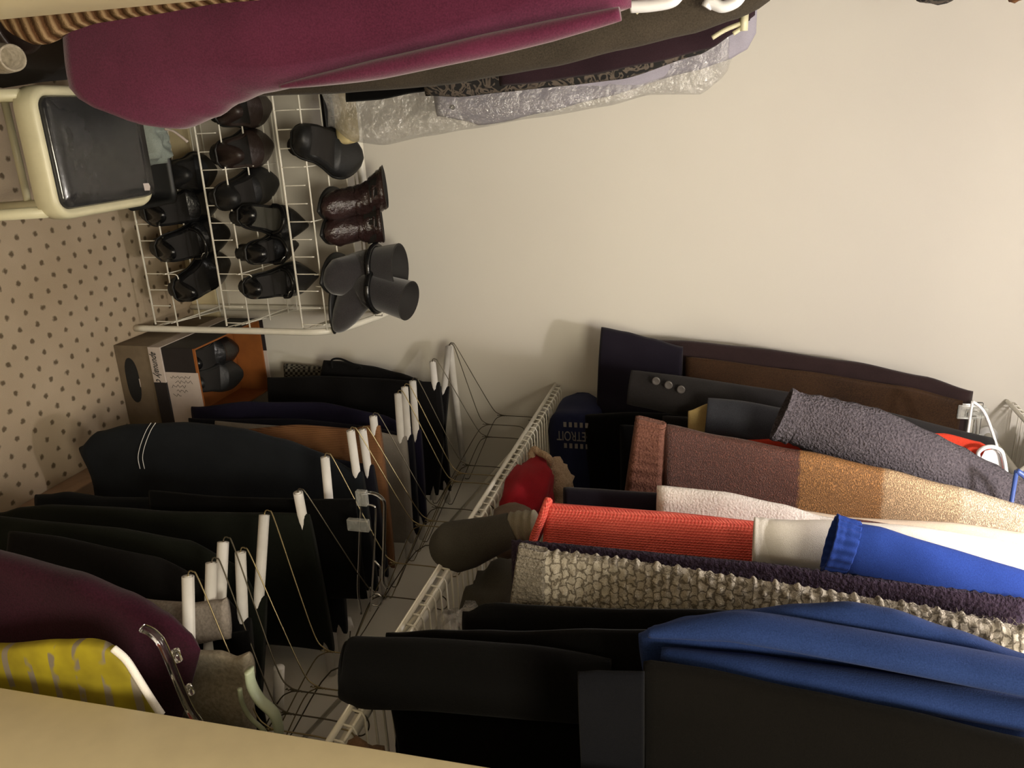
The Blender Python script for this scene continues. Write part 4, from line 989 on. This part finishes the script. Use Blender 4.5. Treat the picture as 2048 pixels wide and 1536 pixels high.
# top tier
sh('single black mule with a block heel standing toe-up on the top tier', (566,288), (724,318), LM, 2, W=.104, H=.048, heelh=.05, opening=(.16,.60), drop=0, hy=.02, ins=.45, heelw=.72, ty=1.90)
boot('dark brown crinkled patent ankle boot, left one of the pair on the top tier', (at(650,400,Y=1.84).x, 1.842, .566), (.15,-1), at(770,374,Y=1.84), LCR, wf=.070, ws=.098, foot=.10, crinkle=.16)
boot('dark brown crinkled patent ankle boot, right one of the pair on the top tier', (at(656,450,Y=1.84).x, 1.842, .566), (.1,-1), at(764,445,Y=1.84), LCR, wf=.070, ws=.094, foot=.10, crinkle=.16)
boot('charcoal suede ankle boot with a strap, left one of the pair, facing forward', (at(650,540,Y=1.80).x, 1.835, .565), (.12,-1), at(800,536,Y=1.82), SU, wf=.088, ws=.116, foot=.12, strap=True)
boot('charcoal suede ankle boot turned sideways at the right end of the top tier', (at(670,585,Y=1.79).x-.02, 1.80, .565), (1,-.45), at(818,602,Y=1.80), SU, wf=.074, ws=.108, foot=.118, strap=True, toe_drop=.006)
# middle tier
sh('brown leather shoe furthest left on the middle tier', (428,225), (528,212), LBR, 1, W=.09, H=.075, heelh=.02)
sh('brown leather shoe second from left on the middle tier', (432,312), (532,290), LBR, 1, W=.09, H=.075, heelh=.02)
sh('matte black slip-on shoe in the middle of the middle tier', (430,398), (548,362), LM, 1, W=.088, H=.062, heelh=.022, opening=(.12,.5), ins=.6)
sh('black pointed shoe with criss-cross straps showing a grey insole, middle tier', (470,432), (612,452), LB, 1, W=.078, H=.05, heelh=.035, point=.8, opening=(.10,.62), strap=.42, insole=INB)
sh('black pointed shoe with a small metal buckle, middle tier', (482,508), (588,488), LB, 1, W=.076, H=.055, heelh=.035, point=.7, opening=(.10,.5), strap=.40, buckle=True)
sh('black pointed shoe with a round heel, at the right end of the middle tier', (488,576), (632,550), LB, 1, W=.080, H=.056, heelh=.025, point=.9, opening=(.10,.56), strap=.45, buckle=True)
# bottom tier
sh('black shoe at the left on the bottom tier beside the stool', (330,352), (420,340), LM, 0, W=.088, H=.065, heelh=.022)
sh('black leather shoe behind the stool corner on the bottom tier', (290,428), (430,398), LB, 0, W=.092, H=.075, heelh=.025)
sh('shiny black shoe with buckled strap in the middle of the bottom tier', (310,500), (452,462), LB, 0, W=.092, H=.075, heelh=.03, strap=.4, buckle=True)
sh('black shoe lying with its pointed heel out at the right end of the bottom tier', (348,585), (448,520), LB, 0, W=.095, H=.07, heelh=.02)
# shoes in the orange box
shoe('black leather shoe lying in the open orange shoebox', (BX0+.050, BY0+.03, .152), (BX0+.070, BY0+.235, .185), LB, W=.082, H=.06, heelh=.02)
shoe('second black shoe leaning on its mate in the orange shoebox', (BX0+.105, BY0+.04, .158), (BX0+.135, BY0+.215, .205), LM, W=.078, H=.05, heelh=.018)
# tissue paper
blob('tissue_paper', (at(545,690,Y=1.97).x, 1.968, .05), (.05, .02, .09), plain('pale_yellow_tissue', hexc(196, 180, 130), .7), seed=41, amp=.5, sc=2.5, label='crumpled pale yellow tissue paper standing behind the shoeboxes', cat='paper') if False else None

# ================================================================== STOOL WITH BLACK SEAT
SZ = .45
c0, c1, c2, c3 = at(62,172,Z=SZ), at(108,442,Z=SZ), at(312,405,Z=SZ), at(268,165,Z=SZ)
t = thing('step_stool', 'cream plastic stool with a film-wrapped black seat on the carpet', 'stool', ((c0.x+c2.x)/2, (c0.y+c2.y)/2, 0))
X0, X1, Y0, Y1 = c0.x-.002, c1.x+.002, (c0.y+c1.y)/2, (c2.y+c1.y*0)
def rrect(x0, x1, y0, y1, r, n=7):
    out = []
    for cx, cy, a0 in ((x1-r, y1-r, 0), (x0+r, y1-r, pi/2), (x0+r, y0+r, pi), (x1-r, y0+r, 3*pi/2)):
        out += [Vector((cx+r*cos(a0+pi/2*k/n), cy+r*sin(a0+pi/2*k/n), 0)) for k in range(n+1)]
    return out
def ring(x0, x1, y0, y1, r, prof):
    rows = []
    for off, z in prof: rows.append([v+Vector((0,0,z)) for v in rrect(x0+off, x1-off, y0+off, y1-off, max(.004, r-off))])
    return rows
pr = [(.016, SZ-.004), (.010, SZ+.002), (.004, SZ+.001), (0, SZ-.006), (-.001, SZ-.020), (0, SZ-.036), (.004, SZ-.040), (.016, SZ-.040)]
mb = MB(); rows = ring(X0, X1, Y0, Y1, .035, pr); mb.grid(rows+[rows[0]], True).build('rim', M['creamplastic'], t)
mb = MB(); rows = ring(X0, X1, Y0, Y1+.016, .035, [(.0155, SZ-.012), (.0155, SZ-.001), (.020, SZ+.006), (.05, SZ+.008), (.10, SZ+.008)])
mb.grid(rows, True); n = len(rows[0]); mb.f.append(tuple((len(rows)-1)*n+k for k in range(n))); mb.build('seat', M['blackvinyl'], t)
cx, cy = (X0+X1)/2, (Y0+Y1)/2
for sx, sy in ((X0+.014, Y0+.012), (X1-.014, Y0+.012), (X0+.014, Y1-.014), (X1-.014, Y1-.014)):
    ex, ey = sx+(sx-cx)*.16, sy+(sy-cy)*.10
    MB().tube([(sx, sy, SZ-.03), ((sx+ex)/2, (sy+ey)/2, SZ/2), (ex, ey, .001)], [.0095, .0085, .0080], 12).build('leg', M['creamplastic'], t)
MB().tube([(X0+.0, Y1-.004, .16), (X1+.0, Y1-.004, .16)], .007, 10).build('stretcher', M['creamplastic'], t)
st = MB(); q = at(294,374,Z=SZ+.0075); st.add([q+Vector(v) for v in ((-.007,-.009,0),(.006,-.008,0),(.007,.006,0),(.0,.009,0),(-.006,.006,0))], [(0,1,2,3,4)]).build('torn_sticker', KW, t)
# film wrap creases over the seat
mb = MB(); nx, ny = 34, 34; rows = []
for i in range(nx):
    row = []
    for j in range(ny):
        x = X0+.018+(X1-X0-.036)*i/(nx-1); y = Y0+.020+(Y1-Y0-.030)*j/(ny-1)
        row.append(Vector((x, y, SZ+.0088+.0022*abs(noise.noise(Vector((x*26, y*90, 2))))+.0014*noise.noise(Vector((x*80, y*200, 5))))))
    rows.append(row)
mb.grid(rows).build('film_wrap', filmmat('stool_film', haze=.002, gl=.05, scale=70, st=.6), t)

# things on the floor at the left, under the long clothes
FTE = fabric('teal_white_plastic', hexc(110, 120, 116), hexc(160, 168, 162), rough=.4)
t = thing('carrier_bag', 'grey and teal carrier bag standing behind the stool under the plum coat', 'bag', (at(345,280,Y=1.50).x, 1.50, 0))
c = at(345, 283, Y=1.52)
blob('bag_body', (c.x-.02, 1.56, .16), (.075, .05, .19), FTE, t, seed=51, amp=.25)
blob('teal_patch', (c.x+.02, 1.535, .22), (.022, .028, .03), plain('teal_print', hexc(40, 140, 118), .5), t, seed=52, flat=False)
MB().tube(smoothpath([at(330,258,Y=1.5), at(345,262,Y=1.5), at(360,272,Y=1.5), at(375,284,Y=1.5)], 5), .003, 6).build('handle', KW, t)
FBX = plain('black_bin_plastic', (.008, .008, .008, 1), .5)
t = thing('storage_bin', 'black open storage bin on the floor behind the stool', 'bin', (.105, 1.61, 0))
mb = MB(); rows = [[v+Vector((0,0,z)) for v in rrect(.045+o, .165-o, 1.53+o, 1.70-o, .02)] for o, z in ((.03,.001),(.0,.22),(-.004,.228),(.004,.230),(.008,.22),(.035,.01))]
mb.grid(rows, True); mb.f.append(tuple(range(len(rows[0])))); mb.f.append(tuple(5*len(rows[0])+k for k in range(len(rows[0])))); mb.build('tub', FBX, t)
# left foreground floor clutter
FGR = plain('green_plastic', hexc(60, 110, 60), .4)
c = at(18, 160, Y=1.00)
blob('green_bag', (-.22, 1.06, .16), (.10, .09, .19), FGR, seed=61, amp=.3, label='dark green plastic bag low at the left behind the stool leg', cat='bag')
blob('dark_filler', (-.30, 1.32, .17), (.20, .24, .20), fabric('dark_brown_filler', hexc(26, 20, 14), hexc(44, 34, 24)), seed=71, amp=.2, label='added dark brown bundle darkening the carpet behind the stool, under the plum coat', cat='bag')  # added dark bulk, put in to darken the bare carpet here
t = thing('tall_boot', 'brown leather boot shaft leaning behind the striped sweater at the left', 'boot', (-.17, .98, 0))
Pb = [at(40,110,Y=.93), at(70,118,Y=.94), at(100,130,Y=.95), at(125,150,Y=.96)]
sleeve(t, 'shaft', [Vector((-.14,.93,.62)), Vector((-.15,.95,.5)), Vector((-.17,.97,.3)), Vector((-.18,.98,.06))], [.085,.085,.08,.08], [.07,.07,.07,.08], LBR)
t = thing('towel_roll', 'grey rolled towel end in the lower left corner', 'towel', at(10,115,Y=.84))
sleeve(t, 'roll', [at(26,116,Y=.84), at(5,117,Y=.85), at(-60,117,Y=.87), at(-180,117,Y=.89)], [.030,.034,.036,.036], [.03,.03,.03,.03], FGB)

# ================================================================== LEFT LONG CLOTHES
def lg(name, label, cat, pts, Y, mat, botp, xl=-.60, **k):
    k.setdefault('th', .05)
    ed = edge(pts, Y); zb = at(*botp, Y=Y).z; zt = k.pop('top', max(e[0] for e in ed)); zl = k.pop('hl', None)
    kk = {a: k[a] for a in k if a in ('th','seed','fold','freq','slope','disp','thf','nz','nx','hemw','hempts')}
    mb = MB(); cloth(mb, xl, ed, Y, kk.pop('th'), zt, (zl if zl is not None else zb, zb), **kk)
    base = (-.3, Y, zb)
    ps = k.get('parts')
    if not ps: return single(mb, name, mat, label, cat, base)
    t = thing(name, label, cat, base); mb.build('body', mat, t)
    for p in ps: p(t)
    return t
FTA = NT('tan_striped_rib')
def tanmat():
    t = FTA; v = t.tc(); w = t.n('ShaderNodeTexWave', bands_direction='Z', wave_profile='SIN'); w.inputs['Scale'].default_value = 22; w.inputs['Distortion'].default_value = .6; t.l(v, w.inputs[0])
    t.col(t.ramp(w.outputs['Fac'], [(.2, hexc(86, 60, 40)), (.8, hexc(140, 116, 88))])); t.set(Roughness=.95); t.b.inputs['Specular IOR Level'].default_value = .1
    f = t.noise(v, 500, 2); t.bump(t.math('ADD', w.outputs['Fac'], t.math('MULTIPLY', f, .3)), .8, .006); return t.m
FTAN = tanmat()
FPL = fabric('plum_wool', hexc(76, 28, 50), hexc(108, 46, 74), fine=500, sheen=.3, bump=.3)
FGG = fabric('grey_green_linen', hexc(46, 42, 36), hexc(78, 70, 60), fine=500)
FMD = fabric('dark_aubergine', hexc(36, 24, 30), hexc(54, 38, 44))
FLI = fabric('pale_lilac_cotton', hexc(150, 146, 160), hexc(180, 176, 190))
lg('sweater', 'tan and brown striped ribbed sweater hanging just inside the left door frame', 'sweater', [(520,0),(440,6),(300,30),(200,46),(140,64),(100,88),(70,90),(45,78),(25,62)], .72, FTAN, (14,50), seed=101, th=.045, fold=.004, xl=-.45, hl=at(8,40,Y=.72).z-.03)
def plum_parts(t):
    Y = .97
    # sash-like fold running down the front edge
    P = [at(a, b, Y=Y-.05) for a, b in ((1240,28),(1100,62),(960,94),(760,138),(640,160),(560,174))]
    sleeve(t, 'front_fold', P[::-1], [.004,.014,.022,.024,.022,.014], [.006,.02,.03,.03,.03,.02], FPL)
lg('coat', 'long plum wool coat hanging on the left near the door frame', 'coat', [(1262,16),(1200,34),(1024,72),(880,104),(750,132),(600,168),(500,190),(440,214),(400,240),(335,264)], .97, FPL, (322,262), seed=104, th=.11, fold=.010, freq=20, hempts=[(v.x, v.z) for v in [at(a, b, Y=.93) for a, b in ((330,266),(262,256),(215,236),(165,212),(134,190),(122,140),(114,90),(108,0),(100,-200))]], parts=[plum_parts], nz=60, nx=40)
lg('dress', 'grey-green linen dress hanging behind the plum coat, longest of the left group', 'dress', [(1540,4),(1515,22),(1480,40),(1380,72),(1250,100),(1100,134),(1000,150),(900,166),(760,180),(660,190),(560,194)], 1.22, FGG, (470,200), seed=108, th=.09, fold=.012, freq=36, nz=60, nx=30)
lg('blouse', 'dark aubergine blouse showing between the grey-green dress and the lilac shirt', 'blouse', [(1510,30),(1470,66),(1420,98),(1300,128),(1180,152),(1060,168)], 1.42, FMD, (1000,170), seed=112, th=.04)
FSC = None
def scroll():
    t = NT('scroll_print_cotton'); v = t.tc(); n = t.n('ShaderNodeTexNoise'); n.inputs['Scale'].default_value = 34; n.inputs['Distortion'].default_value = 2.2; n.inputs['Detail'].default_value = 1; t.l(v, n.inputs['Vector'])
    t.col(t.ramp(n.outputs['Fac'], [(.46, hexc(24, 22, 22)), (.52, hexc(98, 88, 78)), (.62, hexc(84, 74, 66)), (.68, hexc(22, 20, 20))])); t.set(Roughness=.9); return t.m
FSC = scroll()
lg('blouse', 'blouse with a black scroll print just in front of the lilac shirt', 'blouse', [(1500,40),(1400,108),(1240,158),(1130,172),(1000,186),(920,195),(860,192)], 1.56, FSC, (850,190), seed=115, th=.035)
lg('dress', 'black sheer dress hanging low in front of the garment bag', 'dress', [(1200,100),(1000,160),(900,178),(830,186),(760,198),(700,202)], 1.64, FBK, (690,200), seed=118, th=.035, fold=.008)
def shirt_lower(t):
    c = at(906, 215, Y=1.735)
    MB().tube([c+Vector((0,-.001,0)), c+Vector((0,-.003,0))], .005, 12).build('button', BTN, t)
lg('shirt', 'pale lilac shirt inside the clear garment bag', 'shirt', [(1512,66),(1500,96),(1450,122),(1390,142),(1200,196),(1080,226),(1000,245),(960,250),(930,240),(880,232)], 1.76, FLI, (876,228), seed=121, th=.045, fold=.008, hl=at(870,195,Y=1.76).z-.02, parts=[shirt_lower])
lg('garment_bag', 'clear plastic dry-cleaning bag over the lilac shirt', 'bag', [(1470,96),(1450,152),(1400,188),(1300,190),(1215,212),(1080,238),(940,262),(860,276),(770,292),(715,282),(668,250)], 1.77, M['film'], (655,225), seed=124, th=.10, fold=.016, freq=40, nz=70, nx=40, disp=lambda u,t,x,z,sg: .007*noise.noise(Vector((x*24, z*13, 2)))+.003*noise.noise(Vector((x*70, z*40, 5))))
for p in COL.objects['garment_bag'].data.polygons: p.use_smooth = False
# cream rolled bottom of the bag + dark boot behind it
t = thing('storage_roll', 'pale rolled bundle under the garment bag beside the black mule', 'bundle', at(690,240,Y=1.86))
sleeve(t, 'roll', [at(694,292,Y=1.88), at(692,270,Y=1.88), at(690,230,Y=1.88), at(688,190,Y=1.88), at(686,120,Y=1.88)], [.03,.036,.038,.04,.04], [.05,.06,.06,.06,.06], fabric('pale_cream_roll', hexc(188, 172, 122), hexc(220, 206, 160))) if False else None
mb = MB(); a, b = at(672,180,Y=1.86), at(706,288,Y=1.86)
mb.box((a.x-.06, 1.83, a.z-.002), (b.x, 1.90, b.z+.004), .012).build('bundle', plain('pale_cream_cloth', hexc(186, 170, 124), .8), t)
mb = MB(); a, b = at(652,185,Y=1.85), at(668,284,Y=1.85); mb.box((a.x-.06, 1.825, a.z), (b.x, 1.905, b.z), .01).build('dark_base', RB, t)
# left hangers
def lh(label, pts, Y, mat, r=.006, flat=.6, name='shirt_hanger'):
    P = [at(a, b, Y=Y) for a, b in pts]; t = thing(name, label, 'hanger', P[0]); MB().tube(smoothpath(P, 6), r, 10, flat=flat).build('shoulder', mat, t)
    q = P[-1]; MB().tube(smoothpath([q, Vector((-.36, Y, 1.61)), Vector((-.36, Y, 1.64)), Vector((-.344, Y, 1.665)), Vector((-.36, Y, 1.681)), Vector((-.376, Y, 1.665))], 5), .0016, 6).build('hook', M['chrome'], t); return t
lh('white plastic hanger shoulder poking out above the plum coat', [(1262,14),(1300,12),(1342,4),(1360,-12),(1390,-40)], 1.02, HW, r=.011)
lh('cream hanger end behind the white one at the top left', [(1268,22),(1280,10),(1300,-10)], 1.12, M['creamplastic'], r=.010)
lh('round-shouldered white hanger above the grey-green dress', [(1412,16),(1420,6),(1445,14),(1472,4),(1485,-14)], 1.16, HW, r=.012)
t = thing('clip_hanger', 'cream plastic clip hanger gripping the dress beside the garment bag', 'hanger', at(1480,50,Y=1.30))
P = lambda *q: [at(a, b, Y=1.30) for a, b in q]
MB().tube(P((1488,28),(1486,62)), .0065, 4).build('grip', M['creamplastic'], t)
MB().tube(smoothpath(P((1480,48),(1450,60),(1424,76)), 5), .0034, 8).build('jaw', M['creamplastic'], t)
MB().tube(smoothpath(P((1484,56),(1466,68)), 5), .0030, 8).build('jaw', M['creamplastic'], t)
q = at(1488, 28, Y=1.30)
MB().tube(smoothpath([q, q+Vector((-.06, 0, .03)), Vector((-.355, 1.30, 1.60)), Vector((-.36, 1.30, 1.635)), Vector((-.344, 1.30, 1.665)), Vector((-.36, 1.30, 1.681)), Vector((-.376, 1.30, 1.665))], 5), .0022, 8).build('hook', M['chrome'], t)
# tops of things on the left shelf
for (nm, lab, px, sz, mt) in (('white_hanger', 'end of a white hanger poking over the left shelf front', 1668, (.03,.012,.01), M['clear']), ('brown_scarf', 'fringe of a brown patterned scarf over the left shelf', 1880, (.03,.05,.05), FSC), ('brown_hat', 'edge of a brown hat on the left shelf, near the top corner', 2035, (.03,.06,.03), FBR)):
    c = at(px, 2, Y=1.75)
    if c.z < 1.72: continue
    blob(nm, (c.x-sz[0], 1.75, c.z), sz, mt, seed=px, amp=.3, label=lab, cat=nm.split('_')[1], flat=False)

# ------------------------------------------------------------------ groups
for o in list(COL.objects):
    if o.parent is None and 'label' in o and 'group' not in o:
        nm = o.name.split('.')[0]; cat = o.get('category')
        if nm == 'tube_hanger': o['group'] = 'paper tube hangers in the lower row'
        elif nm in ('trousers', 'jeans'): o['group'] = 'trousers folded over the lower hangers'
        elif cat == 'shoe': o['group'] = 'black and brown shoes on the rack and in the box'
        elif cat == 'boot' and nm == 'ankle_boot': o['group'] = 'ankle boots on the top tier of the rack'
        elif nm in ('sweater', 'cardigan', 'blouse', 'jacket', 'coat', 'tunic', 'top', 'shirt', 'dress', 'skirt'): o['group'] = 'long clothes hanging on the left' if o.location.x < 0 else 'clothes hanging on the right'
